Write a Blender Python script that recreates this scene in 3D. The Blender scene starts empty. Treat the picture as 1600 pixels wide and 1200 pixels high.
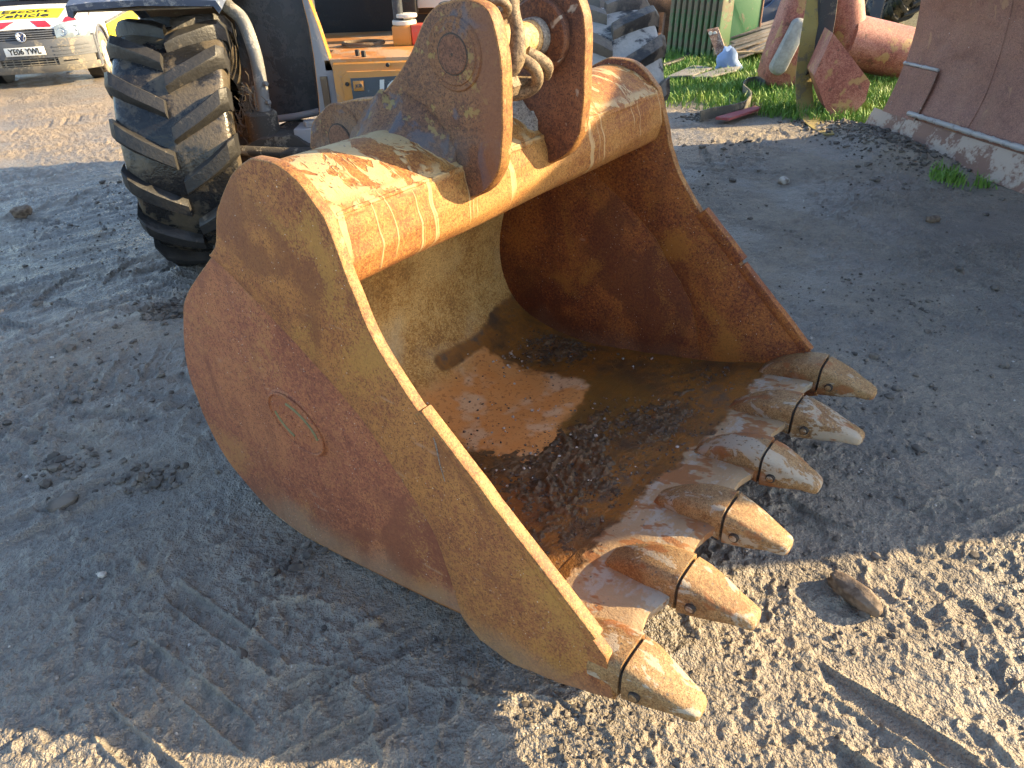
import bpy, bmesh, math, random
import numpy as np
from mathutils import Vector, Matrix
random.seed(7); rng = np.random.default_rng(7)
sc = bpy.context.scene
C = sc.collection
rad = math.radians

# ------------------------------------------------------------------ camera
F_PX, CAM_H, PITCH, ROLL = 1109.0, 1.6, rad(32.6356), rad(2.0)
_F = np.array([0, math.cos(PITCH), -math.sin(PITCH)])
_U0 = np.array([0, math.sin(PITCH), math.cos(PITCH)]); _R0 = np.array([1.0, 0, 0])
_R = _R0*math.cos(ROLL) - _U0*math.sin(ROLL)
_U = _R0*math.sin(ROLL) + _U0*math.cos(ROLL)
cam_data = bpy.data.cameras.new('camera'); cam = bpy.data.objects.new('camera', cam_data); C.objects.link(cam)
cam_data.sensor_width = 36; cam_data.lens = 36*F_PX/1600; cam_data.clip_start = 0.05; cam_data.clip_end = 2000
cam.matrix_world = Matrix(((_R[0], _U[0], -_F[0], 0), (_R[1], _U[1], -_F[1], 0), (_R[2], _U[2], -_F[2], CAM_H), (0, 0, 0, 1)))
sc.camera = cam
def at(x, y, Y):                      # survey helper: the point at forward distance Y seen at a pixel of the 1600x1200 photo
    d = ((x-800)*_R + (600-y)*_U + F_PX*_F)
    return Vector((d*(Y/d[1])).tolist()) + Vector((0, 0, CAM_H))
def gnd(x, y, z=0.0):
    d = ((x-800)*_R + (600-y)*_U + F_PX*_F)
    t = (z-CAM_H)/d[2]
    return Vector((d*t).tolist()) + Vector((0, 0, CAM_H))

# ------------------------------------------------------------------ light
SUN_AZ, SUN_EL = 84.5, 23.0
world = bpy.data.worlds.new('World'); sc.world = world; world.use_nodes = True
wn = world.node_tree; wn.nodes.clear()
sky = wn.nodes.new('ShaderNodeTexSky'); sky.sky_type = 'NISHITA'; sky.sun_disc = False
sky.sun_elevation = rad(SUN_EL); sky.sun_rotation = rad(SUN_AZ)
bg = wn.nodes.new('ShaderNodeBackground'); bg.inputs['Strength'].default_value = 0.12
wo = wn.nodes.new('ShaderNodeOutputWorld')
wn.links.new(sky.outputs[0], bg.inputs[0]); wn.links.new(bg.outputs[0], wo.inputs[0])
sun_data = bpy.data.lights.new('sun', 'SUN'); sun_data.energy = 4.6; sun_data.angle = rad(0.5); sun_data.color = (1.0, 0.76, 0.42)
sun = bpy.data.objects.new('sun', sun_data); C.objects.link(sun)
_sd = Vector((math.sin(rad(SUN_AZ))*math.cos(rad(SUN_EL)), math.cos(rad(SUN_AZ))*math.cos(rad(SUN_EL)), math.sin(rad(SUN_EL))))
sun.rotation_euler = _sd.to_track_quat('Z', 'Y').to_euler(); sun.location = _sd*20
sc.view_settings.view_transform = 'Standard'; sc.view_settings.look = 'None'
sc.view_settings.exposure = 1.9; sc.view_settings.gamma = 1.0; sc.view_settings.use_curve_mapping = False
sc.cycles.max_bounces = 4; sc.cycles.diffuse_bounces = 3; sc.cycles.glossy_bounces = 2; sc.cycles.transmission_bounces = 1; sc.cycles.use_denoising = True
sc.cycles.use_adaptive_sampling = True; sc.cycles.adaptive_threshold = 0.03

# ------------------------------------------------------------------ numpy noise
def _hash(ix, iy, seed):
    h = (ix.astype(np.int64)*374761393 + iy.astype(np.int64)*668265263 + seed*1442695041) & 0x7fffffff
    h = ((h ^ (h >> 13))*1274126177) & 0x7fffffff
    return ((h ^ (h >> 16)) & 0xffff)/65535.0
def vnoise(x, y, seed=0):
    ix = np.floor(x); iy = np.floor(y); fx = x-ix; fy = y-iy
    fx = fx*fx*(3-2*fx); fy = fy*fy*(3-2*fy)
    a = _hash(ix, iy, seed); b = _hash(ix+1, iy, seed); c = _hash(ix, iy+1, seed); d = _hash(ix+1, iy+1, seed)
    return (a*(1-fx)+b*fx)*(1-fy) + (c*(1-fx)+d*fx)*fy
def fbm(x, y, o=4, seed=0, g=0.5):
    s = 0; a = 1.0; t = 0
    for i in range(o):
        s = s + a*vnoise(x*2**i, y*2**i, seed+i*17); t += a; a *= g
    return s/t
def sstep(a, b, x):
    t = np.clip((x-a)/(b-a), 0, 1); return t*t*(3-2*t)

# ------------------------------------------------------------------ material helper
class NT:
    def __init__(s, name, coords='Object'):
        s.m = bpy.data.materials.new(name); s.m.use_nodes = True; s.t = s.m.node_tree; s.t.nodes.clear()
        s.out = s.t.nodes.new('ShaderNodeOutputMaterial'); s.b = s.t.nodes.new('ShaderNodeBsdfPrincipled')
        s.t.links.new(s.b.outputs[0], s.out.inputs[0])
        if coords == 'World':
            s.P = s.t.nodes.new('ShaderNodeNewGeometry').outputs['Position']
        else:
            s.P = s.t.nodes.new('ShaderNodeTexCoord').outputs[coords]
    def set(s, sock, v):
        if isinstance(v, bpy.types.NodeSocket): s.t.links.new(v, sock)
        elif isinstance(v, (tuple, list)):
            v = tuple(v)
            if sock.type == 'RGBA' and len(v) == 3: v = v+(1,)
            sock.default_value = v
        else: sock.default_value = v
    def math(s, op, a, b=0.0, clamp=False):
        n = s.t.nodes.new('ShaderNodeMath'); n.operation = op; n.use_clamp = clamp
        s.set(n.inputs[0], a); s.set(n.inputs[1], b); return n.outputs[0]
    def add(s, a, b): return s.math('ADD', a, b)
    def mul(s, a, b): return s.math('MULTIPLY', a, b)
    def sep(s, v=None):
        n = s.t.nodes.new('ShaderNodeSeparateXYZ'); s.set(n.inputs[0], v or s.P); return n.outputs
    def comb(s, x, y, z):
        n = s.t.nodes.new('ShaderNodeCombineXYZ')
        for i, q in enumerate((x, y, z)): s.set(n.inputs[i], q)
        return n.outputs[0]
    def scale(s, v, k):
        n = s.t.nodes.new('ShaderNodeVectorMath'); n.operation = 'MULTIPLY'; s.set(n.inputs[0], v); s.set(n.inputs[1], k if not isinstance(k, (int, float)) else (k, k, k)); return n.outputs[0]
    def noise(s, scale, detail=4, rough=0.55, v=None, dist=0.0, off=0.0):
        n = s.t.nodes.new('ShaderNodeTexNoise')
        v = v or s.P
        if off:
            a = s.t.nodes.new('ShaderNodeVectorMath'); a.operation = 'ADD'; s.set(a.inputs[0], v); a.inputs[1].default_value = (off, off*1.7, -off); v = a.outputs[0]
        s.set(n.inputs['Vector'], v); n.inputs['Scale'].default_value = scale; n.inputs['Detail'].default_value = min(detail, 3.5) if scale < 40 else min(detail, 2.0)
        n.inputs['Roughness'].default_value = rough; n.inputs['Distortion'].default_value = dist
        return n.outputs['Fac']
    def voro(s, scale, feature='F1', v=None, out='Distance', rnd=1.0):
        n = s.t.nodes.new('ShaderNodeTexVoronoi'); n.feature = feature; s.set(n.inputs['Vector'], v or s.P); n.inputs['Scale'].default_value = scale
        n.inputs['Randomness'].default_value = rnd
        return n.outputs[out]
    def step(s, x, a, b):           # smooth 0..1 between a and b
        n = s.t.nodes.new('ShaderNodeMapRange'); n.interpolation_type = 'SMOOTHSTEP'; s.set(n.inputs[0], x)
        if a > b:
            n.inputs[1].default_value = b; n.inputs[2].default_value = a; n.inputs[3].default_value = 1; n.inputs[4].default_value = 0
        else:
            n.inputs[1].default_value = a; n.inputs[2].default_value = b
        return n.outputs[0]
    def mix(s, f, a, b, mode='MIX'):
        n = s.t.nodes.new('ShaderNodeMix'); n.data_type = 'RGBA'; n.blend_type = mode
        s.set(n.inputs[0], f); s.set(n.inputs[6], a); s.set(n.inputs[7], b); return n.outputs[2]
    def ramp(s, f, stops):
        n = s.t.nodes.new('ShaderNodeValToRGB'); e = n.color_ramp.elements
        while len(e) < len(stops): e.new(0.5)
        for q, (p, c) in zip(e, stops): q.position = p; q.color = tuple(c)+(1,) if len(c) == 3 else c
        s.set(n.inputs[0], f); return n.outputs[0]
    def bump(s, h, strength=0.5, dist=0.01, prev=None):
        n = s.t.nodes.new('ShaderNodeBump'); n.inputs['Strength'].default_value = strength; n.inputs['Distance'].default_value = dist
        s.set(n.inputs['Height'], h)
        if prev is not None: s.set(n.inputs['Normal'], prev)
        return n.outputs[0]
    def done(s, col, rough=0.8, normal=None, metal=0.0, spec=0.5, coat=None):
        s.set(s.b.inputs['Base Color'], col); s.set(s.b.inputs['Roughness'], rough); s.set(s.b.inputs['Metallic'], metal)
        s.set(s.b.inputs['Specular IOR Level'], spec)
        if normal is not None: s.set(s.b.inputs['Normal'], normal)
        return s.m
    def fmax(s, a, b): return s.math('MAXIMUM', a, b)
    def fmin(s, a, b): return s.math('MINIMUM', a, b)
    def inv(s, a): return s.math('SUBTRACT', 1.0, a)

CREAM = (0.46, 0.34, 0.175); WHITE_MUD = (0.36, 0.32, 0.255); TAN = (0.33, 0.25, 0.165)
def rust_base(n, c0, c1, c2, big=2.2, fine=70.0, seed=0.0):
    """three rust tones: broad patches, blotches and grain"""
    a = n.noise(big, 5, 0.6, off=seed, dist=0.6); b = n.noise(big*5, 6, 0.65, off=seed+3.1); f = n.noise(fine, 3, 0.6, off=seed+7.7)
    k = n.add(n.mul(a, 0.60), n.add(n.mul(b, 0.40), n.mul(n.math('SUBTRACT', f, 0.5), 0.55)))
    col = n.ramp(k, [(0.36, c0), (0.47, c1), (0.60, c2), (0.72, tuple(x*1.15 for x in c2))])
    g = n.noise(fine*2.6, 3, 0.7, off=seed+1.3)
    col = n.mix(n.mul(n.step(g, 0.50, 0.64), 0.75), col, tuple(x*0.38 for x in c0))
    h = n.noise(fine*1.6, 4, 0.7, off=seed+5.0)
    col = n.mix(n.mul(n.step(h, 0.54, 0.68), 0.5), col, tuple(min(1, x*1.45) for x in c2))
    return col, n.add(n.mul(f, 0.6), n.mul(g, 0.6))
def specks(n, scale, thr, seed=0.0):
    v = n.voro(scale); gate = n.noise(scale*0.21, 2, off=seed+2)
    return n.mul(n.step(v, thr, thr*0.6), n.step(gate, 0.50, 0.60))

def m_plate(name, c0, c1, c2, big=1.7, low=0.28, seed=0.0, dust=0.75):
    n = NT(name); col, g = rust_base(n, c0, c1, c2, big, 85, seed)
    x, y, z = n.sep()
    w = n.noise(6, 4, off=seed+9)
    big_ = n.noise(2.3, 4, 0.62, v=n.scale(n.P, (1.0, 1.0, 0.75)), off=seed+31, dist=0.8)
    col = n.mix(n.mul(n.step(n.add(big_, n.mul(n.math('SUBTRACT', w, 0.5), 0.25)), 0.47, 0.40), 0.7), col, n.mix(n.noise(140, 2), tuple(q*0.62 for q in c0), tuple(q*0.8 for q in c1)))
    och = n.noise(2.9, 4, 0.62, off=seed+47, dist=0.6)
    grn = n.noise(150, 2, 0.7, off=seed+3)
    col = n.mix(n.mul(n.step(n.add(och, n.mul(n.math('SUBTRACT', grn, 0.5), 0.5)), 0.52, 0.64), 0.62), col, (c2[0]*1.12, c2[1]*1.42, c2[2]*1.1))
    # scraped dusty band towards the underside, following the bottom edge
    lim = n.math('ADD', n.mul(w, 0.26), -0.05)
    d = n.step(n.math('SUBTRACT', z, lim), 0.10, -0.04)
    d = n.mul(d, n.step(x, -0.38, -0.10))
    col = n.mix(n.mul(d, dust), col, n.mix(n.noise(30, 4), TAN, (0.22, 0.15, 0.085)))
    stre = n.noise(9, 3, v=n.scale(n.P, (1.0, 1.0, 0.18)), off=seed)
    col = n.mix(n.mul(n.step(stre, 0.55, 0.75), 0.32), col, tuple(q*0.62 for q in c0))
    scr = n.step(n.noise(26, 2, v=n.scale(n.P, (0.28, 1, 1.2)), off=seed+4), 0.70, 0.78)
    col = n.mix(n.mul(scr, 0.45), col, (0.36, 0.22, 0.14))
    sp = n.mul(n.fmax(specks(n, 85, 0.13, seed), specks(n, 38, 0.075, seed+5)), n.step(n.noise(120, 2, off=seed), 0.40, 0.5))
    col = n.mix(sp, col, (0.62, 0.56, 0.47))
    return n.done(col, n.add(0.62, n.mul(w, 0.25)), n.bump(g, 0.35, 0.004, n.bump(n.noise(14, 4), 0.25, 0.008)))
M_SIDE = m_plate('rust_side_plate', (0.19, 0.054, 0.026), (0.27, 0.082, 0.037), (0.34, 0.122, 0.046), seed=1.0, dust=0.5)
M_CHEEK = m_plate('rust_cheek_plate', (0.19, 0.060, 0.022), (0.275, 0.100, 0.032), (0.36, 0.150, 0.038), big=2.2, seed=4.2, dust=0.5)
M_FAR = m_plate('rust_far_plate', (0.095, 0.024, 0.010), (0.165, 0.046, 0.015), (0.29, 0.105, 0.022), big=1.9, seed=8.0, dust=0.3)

def m_edge():
    n = NT('rust_worn_edge'); col, g = rust_base(n, (0.15, 0.056, 0.015), (0.24, 0.10, 0.025), (0.33, 0.165, 0.046), 9, 120, 2.0)
    col = n.mix(n.mul(n.step(n.noise(38, 3), 0.62, 0.70), 0.5), col, (0.42, 0.31, 0.16))
    return n.done(col, 0.6, n.bump(g, 0.4, 0.004))
M_EDGE = m_edge()

def m_tube():
    n = NT('rust_tube_dried_mud'); col, g = rust_base(n, (0.20, 0.066, 0.015), (0.29, 0.117, 0.026), (0.36, 0.178, 0.045), 3.5, 100, 3.0)
    x, y, z = n.sep()
    top = n.step(n.add(z, n.mul(n.math('SUBTRACT', x, 0.36), -0.0)), 1.115, 1.145)
    # cream mud dried on top, thicker towards the near end
    blot = n.noise(11, 6, 0.66, v=n.scale(n.P, (0.75, 1.5, 1)), dist=1.1)
    near = n.step(y, 0.75, -0.05)
    mud = n.mul(top, n.step(n.add(blot, n.mul(near, 0.08)), 0.525, 0.575))
    # edge rim along the crease
    rim = n.mul(n.step(n.math('ABSOLUTE', n.math('SUBTRACT', z, 1.125)), 0.022, 0.006), n.step(n.noise(24, 4), 0.44, 0.52))
    rim = n.mul(rim, n.step(x, 0.33, 0.35))
    # runs of slurry down the front face
    wob = n.mul(n.math('SUBTRACT', n.noise(7, 2), 0.5), 0.05)
    run = n.noise(38, 2, 0.6, v=n.comb(0.0, n.add(y, wob), n.mul(z, 0.02)))
    run = n.step(run, 0.605, 0.635)
    runl = n.noise(9, 1, v=n.comb(3.0, y, 0.0))
    run = n.mul(run, n.mul(n.step(n.math('SUBTRACT', z, n.add(0.80, n.mul(runl, 0.38))), -0.02, 0.03), n.step(z, 1.14, 1.12)))
    run = n.mul(run, n.step(x, 0.30, 0.33))
    m = n.fmax(n.fmax(mud, n.mul(rim, 0.85)), n.mul(run, 0.85))
    mc = n.mix(n.noise(40, 4), CREAM, (0.38, 0.25, 0.11))
    dots = specks(n, 70, 0.22, 6.0)
    col = n.mix(m, col, mc); col = n.mix(n.mul(dots, m), col, (0.10, 0.08, 0.06))
    hb = n.add(g, n.mul(m, 1.6))
    return n.done(col, 0.72, n.bump(hb, 0.5, 0.004))
M_TUBE = m_tube()

def m_shell():
    """inside of the bucket: ochre back, a dry patch, wet silt, whitish scoured lip. x forward, y across, z up"""
    n = NT('bucket_inside'); x, y, z = n.sep()
    w1 = n.math('SUBTRACT', n.noise(5.5, 5, 0.6), 0.5); w2 = n.math('SUBTRACT', n.noise(22, 4, 0.6), 0.5)
    warp = n.add(n.mul(w1, 0.20), n.mul(w2, 0.06))
    ochre, g = rust_base(n, (0.27, 0.125, 0.030), (0.43, 0.225, 0.055), (0.54, 0.33, 0.11), 3.2, 80, 5.0)
    pale = n.mul(n.step(n.noise(3.3, 5, off=4.0), 0.52, 0.68), n.step(z, 0.60, 0.18))
    ochre = n.mix(n.mul(pale, 0.55), ochre, (0.50, 0.40, 0.24))
    dark_st = n.mul(n.step(n.noise(4.5, 4, off=11.0, v=n.scale(n.P, (1, 1, 0.5))), 0.54, 0.70), n.step(z, 0.35, 0.6))
    ochre = n.mix(n.mul(dark_st, 0.5), ochre, (0.13, 0.075, 0.03))
    dry = n.mix(n.noise(9, 6, 0.65), (0.56, 0.20, 0.032), (0.60, 0.31, 0.11))
    dry = n.mix(n.mul(n.step(n.noise(6, 5, off=2.2), 0.50, 0.62), 0.6), dry, (0.60, 0.45, 0.29))
    dry = n.mix(n.mul(n.step(n.noise(60, 3), 0.56, 0.66), 0.5), dry, (0.22, 0.09, 0.03))
    wetc = n.ramp(n.add(n.noise(4.0, 6, 0.62, off=7), n.mul(w2, 0.5)), [(0.34, (0.070, 0.038, 0.016)), (0.47, (0.145, 0.066, 0.016)), (0.60, (0.235, 0.095, 0.012)), (0.72, (0.11, 0.068, 0.038))])
    # more orange near the near plate, olive pool in the middle
    orng = n.mul(n.step(y, 0.62, 0.25), n.step(x, 0.75, 0.45))
    wetc = n.mix(n.mul(orng, 0.75), wetc, n.mix(n.noise(12, 5), (0.34, 0.088, 0.008), (0.19, 0.056, 0.010)))
    dpx = n.math('SUBTRACT', x, 0.42); dpy = n.math('SUBTRACT', y, 1.02)
    pool_d = n.math('SQRT', n.add(n.mul(n.mul(dpx, dpx), 1.2), n.mul(n.mul(dpy, dpy), 1.0)))
    pool = n.step(n.add(pool_d, warp), 0.30, 0.18)
    wetc = n.mix(n.mul(pool, 0.6), wetc, (0.17, 0.088, 0.020))
    # dry patch: y between 0.58 and 1.16, x under a slanting line
    e1 = n.math('SUBTRACT', y, 1.15); e2 = n.math('SUBTRACT', 0.57, y)
    e3 = n.math('SUBTRACT', x, n.add(0.31, n.mul(n.math('SUBTRACT', 1.15, y), 0.32)))
    e = n.add(n.fmax(n.fmax(e1, n.mul(n.add(e2, n.mul(x, 0.10)), 0.8)), e3), warp)
    dryp = n.step(e, 0.035, -0.015)
    dryp = n.mul(dryp, n.step(x, 0.62, 0.5))
    back = n.step(n.add(x, n.mul(w1, 0.10)), -0.19, -0.245)
    backz = n.mul(back, 1.0)
    # finger of damp silt running along the heel of the back wall
    fy = n.fmax(n.math('SUBTRACT', n.math('ABSOLUTE', n.math('SUBTRACT', y, 1.22)), 0.30), 0.0)
    fx = n.math('SUBTRACT', x, n.add(-0.225, n.mul(n.math('SUBTRACT', y, 0.92), 0.04)))
    wd = n.add(0.030, n.mul(n.step(y, 1.12, 1.45), 0.06))
    fd = n.math('SUBTRACT', n.math('SQRT', n.add(n.mul(fx, fx), n.mul(fy, fy))), wd)
    fing = n.step(n.add(fd, n.mul(warp, 0.22)), 0.010, -0.008)
    leftdry = n.mul(n.step(y, 0.70, 0.55), n.step(n.add(x, warp), 0.20, -0.02))
    drymask = n.fmax(n.fmax(dryp, backz), leftdry)
    drymask = n.mul(drymask, n.inv(fing))
    col = n.mix(n.step(n.add(x, n.mul(w1, 0.25)), -0.12, -0.26), dry, ochre)
    col = n.mix(drymask, wetc, col)
    # lip
    lb = n.add(0.80, n.mul(n.math('SUBTRACT', y, 0.2), 0.10))
    lip = n.step(n.add(n.math('SUBTRACT', x, lb), n.mul(warp, 0.9)), -0.008, 0.018)
    lipc = n.mix(n.noise(9, 6, 0.62, off=1.0), (0.30, 0.175, 0.075), (0.38, 0.29, 0.185))
    lipc = n.mix(n.mul(n.step(n.add(n.noise(16, 6, 0.68, v=n.scale(n.P, (1, 0.6, 1)), off=9.0), n.mul(n.math('SUBTRACT', n.noise(85, 2, 0.7), 0.5), 0.25)), 0.50, 0.60), 0.9), lipc, WHITE_MUD)
    lipc = n.mix(n.mul(n.step(n.noise(13, 6, 0.65, v=n.scale(n.P, (0.5, 1, 1)), off=5.0), 0.53, 0.58), 0.85), lipc, (0.27, 0.105, 0.03))
    lipc = n.mix(specks(n, 48, 0.20, 1.0), lipc, (0.13, 0.11, 0.09))
    col = n.mix(lip, col, lipc)
    wet = n.mul(n.inv(drymask), n.inv(lip))
    # outside of the shell / behind: keep plain
    rough = n.math('SUBTRACT', 0.80, n.mul(wet, n.add(0.22, n.mul(pool, 0.16))))
    grit = n.noise(75, 4, 0.7)
    h = n.add(g, n.add(n.mul(n.mul(wet, n.inv(pool)), n.mul(grit, 1.8)), n.mul(n.noise(30, 5, 0.7), 0.8)))
    return n.done(col, rough, n.bump(h, 0.45, 0.006))
M_SHELL = m_shell()

def m_tooth(name, white, seed):
    n = NT(name); col, g = rust_base(n, (0.18, 0.088, 0.032), (0.26, 0.145, 0.056), (0.31, 0.195, 0.085), 6, 110, seed)
    v = n.scale(n.P, (0.45, 1, 1))
    a = n.noise(17, 6, 0.66, v=v, off=seed*1.3, dist=0.8)
    col = n.mix(n.mul(n.step(n.add(a, n.mul(n.math('SUBTRACT', n.noise(90, 2, 0.7, off=seed), 0.5), 0.22)), white-0.01, white+0.06), 0.9), col, n.mix(n.noise(50, 3), WHITE_MUD, (0.32, 0.26, 0.18)))
    r = n.noise(11, 5, 0.65, v=v, off=seed+20)
    col = n.mix(n.mul(n.step(r, 0.56, 0.61), 0.8), col, (0.24, 0.085, 0.022))
    col = n.mix(specks(n, 60, 0.24, seed), col, (0.12, 0.09, 0.06))
    return n.done(col, 0.66, n.bump(n.add(g, n.mul(a, 0.7)), 0.45, 0.005))
M_TEETH = [m_tooth('tooth_%s' % w, k, 3.3+i*2.1) for i, (w, k) in enumerate((('ochre', 0.585), ('ochre_b', 0.56), ('white', 0.53), ('white_b', 0.50), ('white_c', 0.50), ('tan', 0.58)))]

def m_ear():
    n = NT('rust_hanger_blue_paint'); col, g = rust_base(n, (0.075, 0.036, 0.022), (0.135, 0.062, 0.032), (0.19, 0.092, 0.040), 4, 90, 6.0)
    x, y, z = n.sep()
    b = n.noise(8, 6, 0.68, dist=0.7)
    col = n.mix(n.mul(n.step(b, 0.56, 0.64), 0.6), col, (0.062, 0.082, 0.115))
    yel = n.noise(21, 5, 0.7, off=12)
    col = n.mix(n.mul(n.step(yel, 0.60, 0.66), 0.6), col, (0.30, 0.23, 0.07))
    lo = n.noise(7, 4, off=3)
    col = n.mix(n.mul(n.mul(n.step(z, 1.22, 1.16), n.step(lo, 0.50, 0.6)), 0.35), col, (0.16, 0.14, 0.12))
    red = n.step(x, 0.40, 0.46)
    col = n.mix(n.mul(red, 0.7), col, (0.18, 0.075, 0.035))
    return n.done(col, 0.68, n.bump(n.add(g, n.mul(b, 0.6)), 0.5, 0.005))
M_EAR = m_ear()
def m_simple_rust(name, c0, c1, c2, big=5, fine=90, seed=0.0, rough=0.7, mud=None, mudthr=0.6, bump=0.4):
    n = NT(name); col, g = rust_base(n, c0, c1, c2, big, fine, seed)
    if mud is not None:
        q = n.noise(big*2, 6, 0.66, off=seed+8, dist=0.5); col = n.mix(n.step(q, mudthr, mudthr+0.05), col, mud)
    return n.done(col, rough, n.bump(g, bump, 0.005))
M_EARIN = m_simple_rust('rust_hanger_inner', (0.075, 0.030, 0.018), (0.125, 0.046, 0.022), (0.18, 0.075, 0.033), seed=13.0, mud=(0.33, 0.28, 0.22), mudthr=0.63)
M_CAP = m_simple_rust('rust_pin_cap', (0.10, 0.045, 0.028), (0.135, 0.062, 0.036), (0.17, 0.08, 0.044), seed=17.0)
M_PIN = m_simple_rust('pin_rusty_ochre', (0.30, 0.15, 0.05), (0.44, 0.25, 0.09), (0.55, 0.37, 0.17), seed=19.0, mud=(0.5, 0.42, 0.3), mudthr=0.57)
M_STEELGREY = m_simple_rust('scuffed_grey_steel', (0.12, 0.11, 0.10), (0.20, 0.18, 0.16), (0.30, 0.27, 0.23), seed=21.0, rough=0.45)
M_CHAIN = m_simple_rust('muddy_chain_steel', (0.09, 0.062, 0.038), (0.16, 0.11, 0.062), (0.25, 0.18, 0.105), big=12, seed=23.0)
M_DARKGAP = m_simple_rust('dark_gap', (0.02, 0.015, 0.012), (0.035, 0.026, 0.02), (0.05, 0.035, 0.025), seed=25.0)  # near-black tone for seam gaps, pin rings and sockets
M_WELDMUD = m_simple_rust('grey_silt_fillet', (0.17, 0.15, 0.125), (0.26, 0.235, 0.20), (0.36, 0.33, 0.28), big=9, seed=27.0, bump=0.7)

# ------------------------------------------------------------------ mesh helpers
def finish(me, smooth):
    if smooth is not None:
        me.polygons.foreach_set('use_smooth', [True]*len(me.polygons)); me.set_sharp_from_angle(angle=rad(smooth))
    me.update()
def add(name, me, mat, parent=None, loc=None, rot=None, scale=None):
    o = bpy.data.objects.new(name, me); C.objects.link(o)
    if mat is not None and len(me.materials) == 0:
        for q in (mat if isinstance(mat, (list, tuple)) else [mat]): me.materials.append(q)
    if parent is not None: o.parent = parent
    if loc is not None: o.location = loc
    if rot is not None: o.rotation_euler = rot
    if scale is not None: o.scale = scale
    return o
def me_from(verts, faces, smooth=35):
    me = bpy.data.meshes.new('m'); me.from_pydata([tuple(map(float, q)) for q in verts], [], faces)
    bm = bmesh.new(); bm.from_mesh(me); bmesh.ops.recalc_face_normals(bm, faces=bm.faces); bm.to_mesh(me); bm.free()
    finish(me, smooth); return me
def thing(name, label, cat, loc=(0, 0, 0), rotz=0.0, group=None):
    o = bpy.data.objects.new(name, None); C.objects.link(o); o.location = loc; o.rotation_euler = (0, 0, rotz); o.empty_display_size = 0.2
    return tag(o, label, cat, group)
def tag(o, label=None, cat=None, group=None, kind=None):
    if label: o['label'] = label
    if cat: o['category'] = cat
    if group: o['group'] = group
    if kind: o['kind'] = kind
    return o
def me_prism(out, y0, y1, bev=0.004, smooth=30, axis='y', edge_mat=False):
    """outline in (x,z) extruded along y (or in (x,y) along z, or (y,z) along x)"""
    bm = bmesh.new()
    def mk(a, b, t): return {'y': (a, t, b), 'z': (a, b, t), 'x': (t, a, b)}[axis]
    v0 = [bm.verts.new(mk(a, b, y0)) for a, b in out]; v1 = [bm.verts.new(mk(a, b, y1)) for a, b in out]
    f0 = bm.faces.new(v0); f1 = bm.faces.new(v1[::-1]); n = len(out)
    for i in range(n):
        f = bm.faces.new((v0[i], v0[(i+1) % n], v1[(i+1) % n], v1[i]))
        if edge_mat: f.material_index = 1
    bmesh.ops.recalc_face_normals(bm, faces=bm.faces)
    if bev:
        rim = list(f0.edges)+list(f1.edges)
        bmesh.ops.bevel(bm, geom=rim, offset=bev, segments=2, profile=0.5, affect='EDGES', clamp_overlap=True, material=1 if edge_mat else -1)
    me = bpy.data.meshes.new('m'); bm.to_mesh(me); bm.free(); finish(me, smooth); return me
def me_box(x0, x1, y0, y1, z0, z1, bev=0.004, smooth=30):
    bm = bmesh.new(); bmesh.ops.create_cube(bm, size=1)
    for v in bm.verts: v.co = ((x0+x1)/2+v.co.x*(x1-x0), (y0+y1)/2+v.co.y*(y1-y0), (z0+z1)/2+v.co.z*(z1-z0))
    if bev: bmesh.ops.bevel(bm, geom=list(bm.edges), offset=bev, segments=2, profile=0.5, affect='EDGES', clamp_overlap=True)
    me = bpy.data.meshes.new('m'); bm.to_mesh(me); bm.free(); finish(me, smooth); return me
def me_loft(rings, cap=True, closed=True, smooth=35):
    n = len(rings[0]); vs = [p for r in rings for p in r]; fs = []
    for i in range(len(rings)-1):
        for j in range(n if closed else n-1):
            k = (j+1) % n; fs.append((i*n+j, i*n+k, (i+1)*n+k, (i+1)*n+j))
    if cap and closed: fs += [tuple(range(n))[::-1], tuple(range((len(rings)-1)*n, len(rings)*n))]
    return me_from(vs, fs, smooth)
def me_tube(path, r, n=10, cap=True, closed=False, smooth=60, flat=None):
    path = [Vector(p) for p in path]; L = len(path); rings = []; prev = None
    for i, p in enumerate(path):
        a = path[(i-1) % L] if (closed or i > 0) else p; b = path[(i+1) % L] if (closed or i < L-1) else p
        t = (b-a).normalized()
        if prev is None:
            s = t.cross(Vector((0, 0, 1)));
            if s.length < 1e-3: s = t.cross(Vector((1, 0, 0)))
            s.normalize()
        else:
            s = (prev-t*prev.dot(t)).normalized()
        prev = s; q = t.cross(s); rr = r[i] if isinstance(r, (list, tuple, np.ndarray)) else r
        fx, fy = flat if flat else (1, 1)
        rings.append([p+s*(math.cos(2*math.pi*k/n)*rr*fx)+q*(math.sin(2*math.pi*k/n)*rr*fy) for k in range(n)])
    if closed:
        rings.append(rings[0]); return me_loft(rings, False, True, smooth)
    return me_loft(rings, cap, True, smooth)
def me_cyl(c, axis, r, h, n=32, bev=0.003, r2=None, smooth=40):
    """cylinder starting at c running h along axis vector, bevelled rims"""
    ax = Vector(axis).normalized(); s = ax.cross(Vector((0, 0, 1)))
    if s.length < 1e-3: s = Vector((1, 0, 0))
    s.normalize(); q = ax.cross(s); c = Vector(c); r2 = r if r2 is None else r2; rings = []
    for t, k in ((0, r-bev), (bev, r), (h-bev, r2), (h, r2-bev)):
        rings.append([c+ax*t+s*(math.cos(2*math.pi*i/n)*k)+q*(math.sin(2*math.pi*i/n)*k) for i in range(n)])
    return me_loft(rings, True, True, smooth)
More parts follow.
